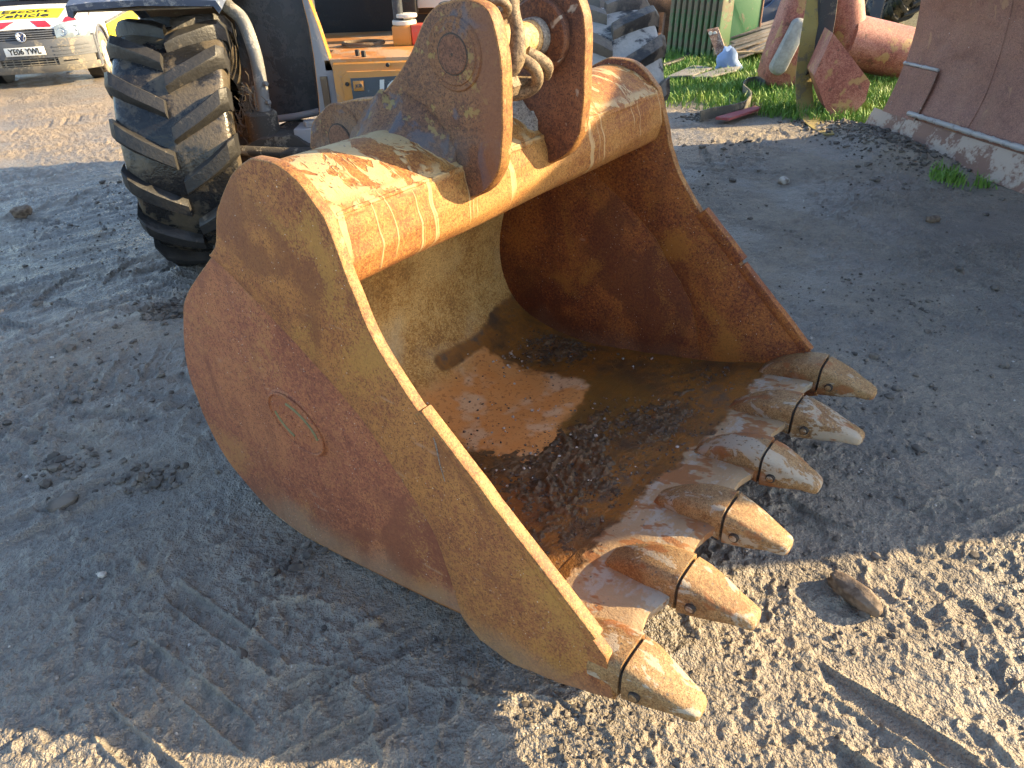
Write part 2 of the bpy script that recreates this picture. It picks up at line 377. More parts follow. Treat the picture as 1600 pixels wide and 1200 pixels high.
def smoothline(pts, n=8, closed=False):
    """Catmull-Rom through points"""
    P = [np.array(p, float) for p in pts]; L = len(P); out = []
    rngi = range(L) if closed else range(L-1)
    for i in rngi:
        p1, p2 = P[i], P[(i+1) % L]
        p0 = P[(i-1) % L] if (closed or i > 0) else p1; p3 = P[(i+2) % L] if (closed or i+2 < L) else p2
        for k in range(n):
            t = k/n
            out.append(tuple(0.5*((2*p1)+(-p0+p2)*t+(2*p0-5*p1+4*p2-p3)*t*t+(-p0+3*p1-3*p2+p3)*t**3)))
    if not closed: out.append(tuple(P[-1]))
    return out
def roughen(out, amp, step=0.02, seed=0, closed=True):
    """resample an outline and chip it a little"""
    res = []; L = len(out)
    for i in range(L if closed else L-1):
        a = np.array(out[i]); b = np.array(out[(i+1) % L]); d = np.linalg.norm(b-a); k = max(1, int(d/step))
        for j in range(k):
            p = a+(b-a)*j/k; res.append(p)
    R = np.array(res); q = np.arange(len(R))
    nx = vnoise(R[:, 0]*22+5, R[:, 1]*22, seed)-0.5; ny = vnoise(R[:, 0]*22, R[:, 1]*22+9, seed+3)-0.5
    R = R+np.stack([nx, ny], 1)*amp*2
    return [tuple(p) for p in R]
def me_bead(path, r, seed=0, n=7):
    path = [np.array(p, float) for p in path]; out = []
    for i in range(len(path)-1):
        d = np.linalg.norm(path[i+1]-path[i]); k = max(1, int(d/0.012))
        out += [path[i]+(path[i+1]-path[i])*j/k for j in range(k)]
    out.append(path[-1]); s = np.arange(len(out))
    rr = [r*(0.75+0.5*float(vnoise(np.array([i*0.9+seed*7.0]), np.array([0.5+seed]), 5)[0])) for i in s]
    return me_tube(out, rr, n)

# ================================================================== GROUND
GRASS_POLY = [(1.55, 8.05), (2.0, 7.55), (2.45, 7.15), (2.95, 6.75), (3.6, 6.3), (4.6, 6.4), (8, 7), (12, 18), (2.0, 19), (1.7, 12), (1.5, 9)]
def in_poly(x, y, poly):
    c = np.zeros(np.shape(x), bool); L = len(poly)
    for i in range(L):
        x0, y0 = poly[i]; x1, y1 = poly[(i+1) % L]
        cond = ((y0 > y) != (y1 > y)) & (x < (x1-x0)*(y-y0)/((y1-y0)+1e-12)+x0)
        c ^= cond
    return c
def rot2(x, y, az):   # along/perpendicular to a compass direction (degrees right of forward)
    a = rad(az); return x*math.sin(a)+y*math.cos(a), x*math.cos(a)-y*math.sin(a)
def ground_h(x, y, fine=True):
    d = np.hypot(x, y)
    h = (fbm(x*0.45, y*0.45, 3, 1)-0.5)*0.05*sstep(1.5, 6, d)
    h = h+(fbm(x*1.9, y*1.9, 3, 2)-0.5)*0.022
    # scrape marks and tyre wipes on the left, running up to the right
    a, b = rot2(x, y, 50); wl = 1-sstep(-0.55, 0.25, x-0.25*(y-1))
    wv = fbm(a*0.9, b*2.0, 2, 31)*0.25
    k = fbm(a*0.9, (b+wv)*9, 4, 11, 0.6); ridge = 1-np.abs(2*k-1)
    h = h+wl*(0.020*ridge**3-0.004)*sstep(0.42, 0.6, fbm(x*1.4, y*1.4, 2, 12)+0.05)
    # lug prints: a chevron track up the foreground
    def track(h, cx, cy, az, half, pitch, depth, seed, slant=0.75, smin=-9, smax=9):
        s, t = rot2(x-cx, y-cy, az); t = t+0.03*(fbm(x*3, y*3, 2, seed)-0.5)
        at_ = np.abs(t); side = np.where(t > 0, 0.5, 0.0)
        ph = (s-at_*slant)/pitch+side+0.10*(fbm(x*4, y*4, 2, seed+1)-0.5); f = ph-np.floor(ph); idn = np.floor(ph)+side*31
        keep = _hash(idn, idn*0+seed, 5) > 0.22
        within = sstep(half, half-0.03, at_)*sstep(0.015, 0.04, at_)*sstep(smin, smin+0.15, s)*(1-sstep(smax-0.15, smax, s))
        lug = sstep(0.08, 0.14, f)*(1-sstep(0.44, 0.50, f))
        rim = np.exp(-((f-0.09)/0.030)**2)+np.exp(-((f-0.49)/0.030)**2)
        fade = sstep(0.32, 0.56, fbm(x*2.3, y*2.3, 3, seed+2))
        return h+within*keep*fade*(-depth*lug+depth*0.9*rim)
    h = track(h, -0.62, 1.1, 4, 0.42, 0.20, 0.011, 41, 0.62)
    h = track(h, -1.75, 2.4, 47, 0.30, 0.19, 0.010, 51, 0.8)
    h = track(h, 1.15, 1.1, 12, 0.40, 0.21, 0.014, 61, 0.7, -2, 0.8)
    h = track(h, 0.25, 0.85, 20, 0.26, 0.10, 0.008, 71, 0.4, -1, 0.35)
    h = track(h, 2.3, 6.2, 60, 0.35, 0.16, 0.014, 81, 0.7)
    h = track(h, -4.2, 8.5, 38, 0.30, 0.16, 0.012, 91, 0.6)
    h = track(h, -3.2, 5.0, 55, 0.35, 0.2, 0.012, 95, 0.6)
    # thin raised creases of squeezed clay
    wn_ = fbm(x*2.2, y*2.2, 2, 201)*0.6
    cr = 1-np.abs(2*fbm(x*4.2+wn_, y*4.2-wn_, 3, 202)-1); cr2 = 1-np.abs(2*fbm(x*9+wn_, y*9, 3, 203)-1)
    gate = sstep(0.46, 0.60, fbm(x*1.5, y*1.5, 2, 204))
    h = h+gate*(0.012*cr**20+0.008*cr2**16)
    # trodden, crumbly mud in the sun on the lower right
    wr = sstep(-0.05, 0.35, x-0.3*(y-1.0))*(1-sstep(1.9, 2.6, y))*sstep(0.0, 0.6, 2.1-y)
    c1 = fbm(x*9, y*9, 5, 21, 0.68); c2 = fbm(x*46, y*46, 3, 22, 0.7)
    smooth = sstep(0.40, 0.58, fbm(x*3.1, y*3.1, 3, 206))
    h = h+wr*(0.25+0.75*smooth)*(0.020*(c1-0.5)+0.018*np.maximum(c2-0.5, 0)*2)
    pits = fbm(x*8.5, y*8.5, 4, 24, 0.6)
    h = h-wr*0.009*sstep(0.60, 0.68, pits)
    # general crumb and small clods
    c3 = fbm(x*30, y*30, 3, 23, 0.7)
    patch = sstep(0.47, 0.60, fbm(x*1.7, y*1.7, 3, 26))
    h = h+(0.010+0.012*patch)*(c3-0.5)+0.012*patch*np.maximum(fbm(x*55, y*55, 2, 25, 0.6)-0.5, 0)+(0.017*patch)*np.maximum(fbm(x*17, y*17, 4, 27, 0.65)-0.52, 0)*3
    # spoil heaped along the scraper blade and damp lumps on the left
    bx, by = 3.10, 6.05; s, t = rot2(x-bx, y-by, 169)
    h = h+0.10*np.exp(-((t)/0.26)**2)*np.exp(-((s-0.1)/0.75)**4)*(0.45+fbm(x*8, y*8, 4, 28)*1.0)
    s2, t2 = rot2(x+1.75, y-3.25, 70); h = h+0.05*np.exp(-(s2/0.5)**2-(t2/0.18)**2)*fbm(x*10, y*10, 4, 29)*1.3
    # keep the ground under the bucket and the wheels at datum
    kx, ky = (x+0.659)*math.cos(rad(37.47))-(y-1.618)*math.sin(rad(37.47)), (x+0.659)*math.sin(rad(37.47))+(y-1.618)*math.cos(rad(37.47))
    under = sstep(-0.6, -0.3, kx)*(1-sstep(0.6, 0.9, kx))*sstep(-0.12, 0.0, ky)*(1-sstep(1.5, 1.62, ky))
    h = h*(1-0.8*under)-0.006*under
    return h*sstep(0.0, 0.6, y+0.4)
rows = np.concatenate([[-60, -15, -4, -1.2, -0.2, 0.3], np.geomspace(0.55, 17.5, 760), [19, 23, 30, 45, 80, 160, 400]])
cols = np.concatenate([[-120, -30, -9, -4, -2, -1.5], np.linspace(-1.15, 1.15, 880), [1.5, 2, 4, 9, 30, 120]])
GY, GS = np.meshgrid(rows, cols, indexing='ij'); GX = GS*(0.30+0.86*np.maximum(GY, 0.3))
GZ = ground_h(GX, GY)
GZ = np.where((np.abs(GS) > 1.3) | (GY > 18) | (GY < 0.2), -0.0, GZ)
nr, nc = GX.shape
me = bpy.data.meshes.new('ground'); co = np.stack([GX, GY, GZ], -1).reshape(-1, 3).astype(np.float32)
idx = np.arange(nr*nc).reshape(nr, nc); q = np.stack([idx[:-1, :-1], idx[:-1, 1:], idx[1:, 1:], idx[1:, :-1]], -1).reshape(-1, 4)
me.vertices.add(len(co)); me.vertices.foreach_set('co', co.ravel()); me.loops.add(q.size); me.polygons.add(len(q))
me.loops.foreach_set('vertex_index', q.ravel().astype(np.int32)); me.polygons.foreach_set('loop_start', np.arange(0, q.size, 4, dtype=np.int32))
me.update(calc_edges=True); me.validate(); me.polygons.foreach_set('use_smooth', np.ones(len(q), bool)); me.update()
def m_ground():
    n = NT('mud_yard', 'World'); x, y, z = n.sep()
    a = n.noise(0.9, 6, 0.6); b = n.noise(5, 6, 0.65, off=3); f = n.noise(60, 4, 0.7); ff = n.noise(170, 3, 0.75)
    k = n.add(n.mul(a, 0.36), n.add(n.mul(b, 0.36), n.add(n.mul(f, 0.24), n.mul(n.math('SUBTRACT', n.noise(17, 3, 0.7, off=33), 0.3), 0.30))))
    col = n.ramp(k, [(0.36, (0.12, 0.105, 0.086)), (0.50, (0.21, 0.178, 0.140)), (0.62, (0.29, 0.24, 0.18)), (0.75, (0.35, 0.285, 0.21))])
    # crumbs: paler crests, dark sockets
    col = n.mix(n.mul(n.step(z, 0.006, 0.022), 0.35), col, (0.36, 0.29, 0.21))
    col = n.mix(n.mul(n.step(ff, 0.55, 0.70), 0.35), col, (0.42, 0.36, 0.28))
    col = n.mix(n.mul(n.step(ff, 0.45, 0.30), 0.6), col, (0.06, 0.052, 0.044))
    st = n.mul(n.step(n.voro(26), 0.10, 0.05), n.step(n.noise(9, 2), 0.52, 0.56))
    col = n.mix(st, col, (0.42, 0.39, 0.35))
    # wetter, darker mud to the far left and round the machine
    wet = n.mul(n.step(n.noise(1.1, 4, off=8), 0.40, 0.58), n.step(x, 0.5, -0.6))
    wet = n.fmax(wet, n.mul(n.step(n.noise(1.6, 5, off=15), 0.47, 0.60), 0.8))
    sheen = n.mul(n.mul(n.step(y, 2.6, 3.6), n.step(y, 6.6, 6.0)), n.step(n.add(x, n.mul(n.noise(1.3, 4, off=40), 1.2)), -0.6, -1.3))
    wet = n.fmax(wet, n.mul(sheen, n.step(n.noise(4.5, 4, off=44), 0.38, 0.55)))
    far_y = n.mul(n.step(y, 5.2, 7.5), n.step(x, 0.0, -1.5))
    col = n.mix(n.mul(far_y, 0.6), col, n.mix(n.noise(3, 5), (0.36, 0.26, 0.165), (0.24, 0.18, 0.12)))
    col = n.mix(n.mul(wet, 0.40), col, (0.135, 0.133, 0.130))
    # soil greened under the turf
    gm = n.mul(n.step(n.add(y, n.mul(n.math('SUBTRACT', x, 1.6), 0.95)), 7.9, 8.3), n.step(x, 1.3, 1.7))
    col = n.mix(n.mul(gm, 0.75), col, n.mix(n.noise(8, 4), (0.055, 0.075, 0.022), (0.10, 0.085, 0.045)))
    rough = n.math('SUBTRACT', n.add(0.66, n.mul(f, 0.2)), n.mul(wet, n.add(0.38, n.mul(sheen, 0.10))))
    md = n.noise(21, 3, 0.7, off=31)
    bm = n.bump(n.add(n.mul(md, 1.6), n.add(n.mul(f, 1.0), n.mul(ff, 0.4))), 1.0, 0.014)
    return n.done(col, rough, bm, spec=0.5)
gobj = add('ground', me, m_ground()); tag(gobj, 'rutted damp grey brown mud of the yard', None, None, 'structure')
def gz(x, y): return float(ground_h(np.array([x]), np.array([y]))[0])

# ================================================================== EXCAVATOR BUCKET  (local x forward out of the mouth, y across, z up)
B = thing('excavator_bucket', 'large rust brown excavator bucket with six teeth lying in the foreground', 'excavator bucket', (-0.659, 1.618, 0), rad(-37.47))
BW = 1.515
hump = [(-0.117, 0.932), (-0.075, 0.966), (-0.035, 1.04), (0.008, 1.10), (0.069, 1.161), (0.144, 1.206), (0.182, 1.213), (0.252, 1.209), (0.304, 1.183), (0.366, 1.124)]
front = [(0.366, 1.124), (0.399, 1.025), (0.429, 0.937), (0.470, 0.849), (0.565, 0.730)]
under_ = [(1.089, 0.134), (0.950, 0.075), (0.800, 0.032), (0.692, 0.047), (0.635, 0.087)]
belly = [(0.635, 0.087), (0.345, 0.042), (0.0, 0.0), (-0.15, 0.012), (-0.243, 0.043), (-0.378, 0.143), (-0.435, 0.26), (-0.454, 0.369), (-0.450, 0.501), (-0.379, 0.676), (-0.307, 0.776), (-0.117, 0.932)]
ridge = [(0.637, 0.100), (0.577, 0.349), (0.470, 0.500), (0.364, 0.630), (0.150, 0.783), (-0.058, 0.911)]
cheek = smoothline(hump, 4)[:-1]+smoothline(front, 5)[:-1]+[(0.565, 0.730), (1.020, 0.304), (1.060, 0.262)]+under_[:-1]+smoothline(ridge, 5)
base = smoothline(belly, 6)+[(0.10, 0.90), (0.45, 0.60), (0.66, 0.40), (0.70, 0.10)]
def mirror(y): return BW-y
for far in (0, 1):
    f = (lambda y: BW-y) if far else (lambda y: y)
    y0, y1 = sorted((f(0.0), f(0.029))); b0, b1 = sorted((f(0.016), f(0.028)))
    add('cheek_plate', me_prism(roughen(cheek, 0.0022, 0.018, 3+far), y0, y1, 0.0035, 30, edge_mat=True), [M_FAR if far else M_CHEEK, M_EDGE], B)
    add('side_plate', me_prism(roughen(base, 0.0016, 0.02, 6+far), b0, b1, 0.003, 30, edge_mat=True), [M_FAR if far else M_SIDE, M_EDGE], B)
    ys = f(0.011)
    add('weld_seam', me_bead([(a, ys, b) for a, b in smoothline(ridge, 5)], 0.006, 2+far), M_FAR if far else M_SIDE, B)
    # wear strips bolted along the cutting edge of the cheek
    e0 = np.array((0.563, 0.731)); e1 = np.array((1.030, 0.296)); ev = (e1-e0)/np.linalg.norm(e1-e0); nv = np.array((-ev[1], ev[0])); Lc = np.linalg.norm(e1-e0)
    segs = ((0.0, 0.235, 0.024, 0.004), (0.240, Lc-0.003, 0.014, 0.002)) if far else ((0.008, Lc, 0.012, 0.0025),)
    for a, b, pr, si in segs:
        p = [e0+ev*a-nv*0.020, e0+ev*b-nv*0.020, e0+ev*(b-0.004)+nv*pr, e0+ev*(a+0.006)+nv*pr]
        yy0, yy1 = sorted((f(-si), f(0.030+si)))
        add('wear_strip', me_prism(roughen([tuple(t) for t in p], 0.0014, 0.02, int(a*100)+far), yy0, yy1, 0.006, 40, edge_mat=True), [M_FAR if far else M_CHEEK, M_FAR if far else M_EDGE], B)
add('mud_run', me_tube([(0.612, -0.0002, 0.672), (0.616, 0.0, 0.64), (0.620, 0.0, 0.60), (0.630, 0.0, 0.555)], [0.004, 0.0032, 0.0025, 0.0015], 6, flat=(1, 0.6)), M_WELDMUD, B)
# shell: closed section swept across
inner = smoothline([(-0.10, 0.93), (-0.18, 0.83), (-0.265, 0.70), (-0.325, 0.55), (-0.352, 0.41), (-0.338, 0.28), (-0.275, 0.165), (-0.15, 0.090), (0.06, 0.060), (0.36, 0.092), (0.64, 0.135), (0.86, 0.180)], 8)
outer = smoothline([(0.86, 0.130), (0.635, 0.083), (0.345, 0.038), (0.0, -0.003), (-0.15, 0.008), (-0.240, 0.039), (-0.374, 0.143), (-0.430, 0.26), (-0.449, 0.369), (-0.445, 0.501), (-0.374, 0.674), (-0.303, 0.772), (-0.120, 0.926)], 6)
sec = inner+outer
ny = 60; rings = []
for i in range(ny+1):
    y = 0.018+(BW-0.036)*i/ny; r = []
    for j, (a, b) in enumerate(sec):
        dz = 0.0
        if j < len(inner):
            dz = 0.006*(float(vnoise(np.array([a*6.0]), np.array([y*5]), 3)[0])-0.5)*2+0.03*(y-0.75)*max(0, (a-0.4)/0.7)
        r.append((a, y, b+dz))
    rings.append(r)
add('shell', me_loft(rings, True, True, 40), M_SHELL, B)
# torque tube
tube = smoothline([(-0.11, 0.935), (-0.06, 1.05), (0.0, 1.105), (0.06, 1.148), (0.13, 1.185), (0.20, 1.192), (0.262, 1.178), (0.315, 1.152), (0.366, 1.118)], 5)[:-1]+[(0.366, 1.118), (0.372, 1.108)]+smoothline([(0.372, 1.106), (0.384, 1.06), (0.388, 1.01), (0.372, 0.965), (0.325, 0.935), (0.22, 0.915), (0.05, 0.905), (-0.10, 0.90)], 5)
rings = []
for i in range(81):
    y = 0.022+(BW-0.044)*i/80
    rings.append([(a+0.0015*math.sin(y*9+j), y, b+0.0035*(float(vnoise(np.array([a*14]), np.array([y*9]), 8)[0])-0.5)) for j, (a, b) in enumerate(tube)])
add('torque_tube', me_loft(rings, True, True, 40), M_TUBE, B)
add('weld_seam', me_bead([(0.364, 0.034+i*0.0196, 1.1150) for i in range(74)], 0.0062, 9), M_TUBE, B)
# hangers with bosses
ear = smoothline([(-0.20, 1.09), (-0.175, 1.158), (-0.115, 1.205), (-0.015, 1.235), (0.095, 1.255), (0.17, 1.306), (0.233, 1.366), (0.284, 1.435), (0.336, 1.468), (0.40, 1.478), (0.460, 1.465), (0.484, 1.430), (0.495, 1.380), (0.498, 1.290), (0.493, 1.178), (0.477, 1.118), (0.436, 1.068), (0.385, 1.044), (0.352, 1.066)], 5)+[(0.36, 1.10), (0.30, 1.13), (0.10, 1.13), (-0.05, 1.02)]
EARS = ((0.435, 0.474), (0.785, 0.824))
for k, (a0, a1) in enumerate(EARS):
    e = add('hanger_plate', me_prism(roughen(ear, 0.0022, 0.016, 11+k), a0, a1, 0.0045, 30, edge_mat=True), [M_EAR if k == 0 else M_EARIN, M_EDGE], B)
    face = a0 if k == 0 else a0
    add('boss_ring', me_cyl((0.366, a0-0.004, 1.368), (0, 1, 0), 0.079, 0.010, 48, 0.003), M_EAR if k == 0 else M_EARIN, e)
    add('boss_ring', me_cyl((-0.055, a0-0.004, 1.143), (0, 1, 0), 0.083, 0.010, 48, 0.003), M_EAR if k == 0 else M_EARIN, e)
    if k == 0:
        add('boss_ring', me_cyl((0.366, a0-0.006, 1.368), (0, 1, 0), 0.0665, 0.010, 48, 0.002), M_EAR, e)
        for (px, pz, pr) in ((0.366, 1.368, 0.042), (-0.06, 1.128, 0.043)):
            add('pin_recess', me_cyl((px, a0-0.0068, pz), (0, 1, 0), pr+0.0030, 0.004, 40, 0.001), M_DARKGAP, e)
            add('pin_cap', me_cyl((px, a0-0.0082, pz), (0, 1, 0), pr, 0.006, 40, 0.002), M_CAP, e)
        add('grease_hole', me_cyl((0.366, a0-0.0088, 1.368), (0, 1, 0), 0.004, 0.003, 12, 0.0008), M_DARKGAP, e)
    # fillet of silt and weld where the hanger meets the tube, both faces
    tp = [p for p in smoothline([(-0.09, 1.00), (-0.06, 1.05), (0.0, 1.105), (0.06, 1.148), (0.13, 1.185), (0.20, 1.192), (0.262, 1.178), (0.315, 1.152), (0.350, 1.125)], 4)]
    for yy, sg in ((a0, -1), (a1, 1)):
        rr = []
        for i, (px, pz) in enumerate(tp):
            t = i/(len(tp)-1); wd = (0.052 if sg*(-1 if k else 1) > 0 else 0.062)*(0.55+0.6*math.sin(math.pi*min(1, t*1.02)))
            wd *= 0.8+0.5*float(vnoise(np.array([i*0.8]), np.array([k*3.0+sg]), 2)[0])
            rr.append([(px, yy-sg*0.01, pz-0.02), (px, yy+sg*wd, pz-0.008), (px, yy+sg*wd*0.55, pz+wd*0.22), (px, yy+sg*wd*0.22, pz+wd*0.55), (px, yy+sg*0.001, pz+wd*1.05), (px, yy-sg*0.01, pz+wd*1.05)])
        add('weld_fillet', me_loft(rr, True, True, 70), (M_EAR if k == 0 and sg < 0 else M_WELDMUD), e)
pn = add('hanger_pin', me_cyl((0.366, 0.470, 1.368), (0, 1, 0), 0.041, 0.32, 40, 0.003), M_PIN, B)
add('washer', me_cyl((0.366, 0.757, 1.368), (0, 1, 0), 0.088, 0.029, 48, 0.004), M_EARIN, pn)
add('collar', me_cyl((0.366, 0.730, 1.368), (0, 1, 0), 0.046, 0.028, 40, 0.003), M_STEELGREY, pn)
add('collar', me_cyl((0.366, 0.472, 1.368), (0, 1, 0), 0.047, 0.07, 40, 0.004), M_PIN, pn)
# lip plate with scalloped front edge
TY = [0.062, 0.339, 0.618, 0.897, 1.176, 1.453]; TZ = [0.252, 0.268, 0.274, 0.285, 0.292, 0.304]
def lipz(x, y): return np.interp(x, [0.64, 0.86, 1.10], [0.137, 0.183, 0.234])+0.03*(y-0.75)*np.maximum(0, (x-0.4)/0.7)+0.003
nyl = 150; ring_t = []
vs = []; xs_ = np.linspace(0, 1, 14)
for i in range(nyl+1):
    y = 0.030+(BW-0.06)*i/nyl; rb_ = 0.76+0.05*float(vnoise(np.array([y*5]), np.array([1.0]), 14)[0])
    dn = min(abs(y-t) for t in TY); sc_ = 1.085-0.022*(1-math.cos(min(1, max(0, (dn-0.045)/0.095))*math.pi))/2
    sc_ += 0.004*(float(vnoise(np.array([y*30]), np.array([2.0]), 4)[0])-0.5)
    r = []
    for t in xs_: xx = rb_+(sc_-rb_)*t; r.append((xx, y, lipz(xx, y)-0.006*(1-t)**8+0.003*(float(vnoise(np.array([xx*18]), np.array([y*18]), 6)[0])-0.5)-(0.010*t**14)))
    for t in xs_[::-1]: xx = rb_+(sc_-rb_)*t; r.append((xx, y, lipz(xx, y)-0.046+0.012*t))
    ring_t.append(r)
add('lip_plate', me_loft(ring_t, True, True, 40), M_SHELL, B)
# adapters and teeth
def section(x, yc, zc, w, h, n=24, e=0.62, flat=0.0):
    r = []
    for k in range(n):
        a = 2*math.pi*k/n; c_, s_ = math.cos(a), math.sin(a)
        r.append((x, yc+math.copysign(abs(c_)**e, c_)*w/2, zc+math.copysign(abs(s_)**e, s_)*h/2))
    return r
for i in range(6):
    y, zt = TY[i], TZ[i]; j = M_TEETH[i]; zc = zt-0.058
    yaw = (0.0, 0.02, 0.0, -0.01, 0.06, 0.0)[i]; ln = (0.168, 0.182, 0.168, 0.162, 0.204, 0.176)[i]
    w0 = 0.128
    rings = []
    for t in np.linspace(0, 1, 12):
        x = 0.885+(1.094-0.885)*t; zl = float(lipz(x, y)); top = zl+0.004+(zt-zl+0.002)*(1-(1-t)**1.6); bot = zl-0.05-0.010*t
        if t > 0.85: bot = zl-0.06+(zc-0.055-zl+0.06)*(t-0.85)/0.15
        rings.append(section(x, y, (top+bot)/2, w0*(0.62+0.36*min(1, t*1.6)), top-bot, n=36, e=0.48))
    ad = add('adapter', me_loft(rings, True, True, 50), j, B)
    add('nose', me_loft([section(1.090, y, zc, w0*0.88, 0.100), section(1.108, y, zc, w0*0.86, 0.098)], True, True, 50), M_DARKGAP, ad)
    rings = []; tx0 = 1.101
    tipz = zc-0.018
    prof = ((0.0, 0.94, 0.95), (0.012, 0.99, 0.99), (0.20, 0.93, 0.86), (0.45, 0.81, 0.66), (0.70, 0.65, 0.45), (0.86, 0.55, 0.36), (0.95, 0.47, 0.29), (0.985, 0.38, 0.21), (1.0, 0.22, 0.10))
    for t, fw, fh in prof:
        zz = zc+(tipz-zc)*t*t; rings.append(section(tx0+ln*t, y+yaw*ln*t, zz, w0*1.01*fw, 0.118*fh, 36, 0.44 if t < 0.7 else 0.58))
    me = me_loft(rings, True, True, 60)
    for v in me.vertices:
        nn = float(vnoise(np.array([v.co.x*40+i*7]), np.array([v.co.y*40+v.co.z*33]), 9)[0])-0.5; v.co.z += nn*0.003; v.co.y += nn*0.002
    tooth = add('tooth', me, j, B); tooth['label'] = ('ochre tooth at the near corner', 'ochre tooth second from the near corner', 'white smeared tooth, third from the near corner', 'white smeared tooth, fourth from the near corner', 'longer white smeared tooth, second from the far corner', 'tan tooth at the far corner')[i]
    # retaining pin in the near flank
    px = tx0+ln*0.20; pz = zc-0.006; py = y-w0*0.5
    add('pin_socket', me_cyl((px, py-0.0035, pz), (0, 1, 0), 0.0135, 0.010, 24, 0.001), M_DARKGAP, tooth)
    add('retaining_pin', me_cyl((px-0.001, py-0.0055, pz-0.001), (0, 1, 0), 0.0100, 0.012, 20, 0.002), j, tooth)
# maker's oval welded on the near side plate
ov = Vector((0.078, 0.011, 0.484)); ang = rad(-24)
def ovp(a, ra, rb, dy=0.0): 
    px, pz = ra*math.cos(a), rb*math.sin(a); return (ov.x+px*math.cos(ang)-pz*math.sin(ang), 0.016+dy, ov.z+px*math.sin(ang)+pz*math.cos(ang))
pts = [ovp(2*math.pi*k/40, 0.120, 0.086) for k in range(40)]; pts2 = [ovp(2*math.pi*k/40, 0.110, 0.076, -0.007) for k in range(40)]
em = add('emblem', me_loft([pts, pts2], True, True, 25), M_SIDE, B); em['label'] = 'oval raised maker emblem with worn lettering'
add('rim', me_tube(pts2, 0.0045, 8, closed=True), M_SIDE, em)
def m_plain(name, col, rough=0.5, metal=0.0, bump=0.0, scale=40.0, var=0.25, spec=0.5):
    n = NT(name); v = n.noise(scale*0.15, 5, 0.6); v2 = n.noise(scale, 4, 0.6)
    k = n.add(n.mul(v, 0.7), n.mul(v2, 0.3))
    c = n.ramp(k, [(0.3, tuple(x*(1-var) for x in col)), (0.7, tuple(min(1, x*(1+var)) for x in col))])
    return n.done(c, n.add(rough-0.08, n.mul(v, 0.16)), n.bump(v2, bump, 0.004) if bump else None, metal, spec)
M_GREENGOLD = m_plain('worn_green_gold_paint', (0.17, 0.15, 0.06), 0.5)
add('arc_bar', me_tube([ovp(a, 0.090, 0.050, -0.0065) for a in np.linspace(2.1, 0.35, 14)], 0.0045, 8), M_GREENGOLD, em)
add('arc_bar', me_tube([ovp(a, 0.090, 0.050, -0.0065) for a in np.linspace(3.6, 4.75, 12)], 0.0042, 8), M_GREENGOLD, em)
re_ = np.random.default_rng(77)
for k in range(9):      # worn, unreadable raised lumps where lettering once stood
    def lp(a, b): return (ov.x+a*math.cos(ang)-b*math.sin(ang), 0.0095, ov.z+a*math.sin(ang)+b*math.cos(ang))
    u0 = -0.066+k*0.0165; w_ = re_.uniform(-0.012, 0.004); h_ = re_.uniform(0.006, 0.017)
    add('worn_lump', me_tube([lp(u0+re_.uniform(-0.004, 0.004), w_), lp(u0+re_.uniform(-0.003, 0.003), w_+h_*0.5), lp(u0+re_.uniform(-0.006, 0.006), w_+h_)], [0.0018, 0.0030, 0.0014], 6), M_SIDE, em)

# ------------------------------------------------------------------ silt and stones lying in the bucket
def stones(name, pts, sizes, mat, label, cat, parent=None, seed=1, kind='stuff', flat=0.65):
    r = np.random.default_rng(seed); vs = []; fs = []
    ico = bmesh.new(); bmesh.ops.create_icosphere(ico, subdivisions=1, radius=1); base_v = np.array([v.co[:] for v in ico.verts]); ico.verts.ensure_lookup_table()
    base_f = [[v.index for v in f.verts] for f in ico.faces]; ico.free()
    for p, s in zip(pts, sizes):
        o = len(vs); k = base_v*(1+r.uniform(-0.28, 0.28, (len(base_v), 1)))*np.array([r.uniform(0.7, 1.2), r.uniform(0.7, 1.2), flat*r.uniform(0.7, 1.2)])*s
        a = r.uniform(0, 6.28); R = np.array([[math.cos(a), -math.sin(a), 0], [math.sin(a), math.cos(a), 0], [0, 0, 1]])
        vs += (k@R.T+np.array(p)).tolist(); fs += [[i+o for i in f] for f in base_f]
    me = bpy.data.meshes.new('m'); me.from_pydata(vs, [], fs); finish(me, 25)
    o = add(name, me, mat, parent); tag(o, label, cat, None, kind); return o
def floor_z(x): return float(np.interp(x, [p[0] for p in inner[44:]], [p[1] for p in inner[44:]])) if x < 0.82 else float(lipz(x, 0.6))
def b2w(p):
    a = rad(-37.47); return (-0.659+p[0]*math.cos(a)-p[1]*math.sin(a), 1.618+p[0]*math.sin(a)+p[1]*math.cos(a), p[2])
def m_stone(name, c0, c1, scale=30):
    n = NT(name, 'World'); v = n.noise(scale, 3, 0.6); w = n.noise(scale*4, 3, 0.6)
    col = n.mix(n.step(v, 0.38, 0.62), c0, c1); return n.done(col, 0.8, n.bump(w, 0.5, 0.004))
M_GRIT = m_stone('dark_silt_crumbs', (0.045, 0.034, 0.026), (0.12, 0.085, 0.06), 22)
M_PEBBLE = m_stone('pale_pebbles', (0.20, 0.16, 0.125), (0.50, 0.46, 0.41), 26)
def floor_scatter(n, fn, r):
    out = []
    while len(out) < n:
        x, y = fn(r)
        if -0.2 < x < 0.95 and 0.06 < y < BW-0.06: out.append((x, y))
    return out
r_ = np.random.default_rng(3)
cl = floor_scatter(1500, lambda r: (r.normal(0.57, 0.10)+0.0, r.normal(0.62, 0.24)), r_)
cl += floor_scatter(520, lambda r: (r.normal(0.74, 0.07), r.normal(1.10, 0.22)), r_)
cl += floor_scatter(600, lambda r: (r.normal(-0.02, 0.10), r.normal(1.38, 0.07)), r_)
cl += floor_scatter(420, lambda r: (r.uniform(-0.15, 0.85), r.uniform(0.1, 1.45)), r_)
sz = np.abs(r_.normal(0.0, 1, len(cl)))*0.0022+0.0014
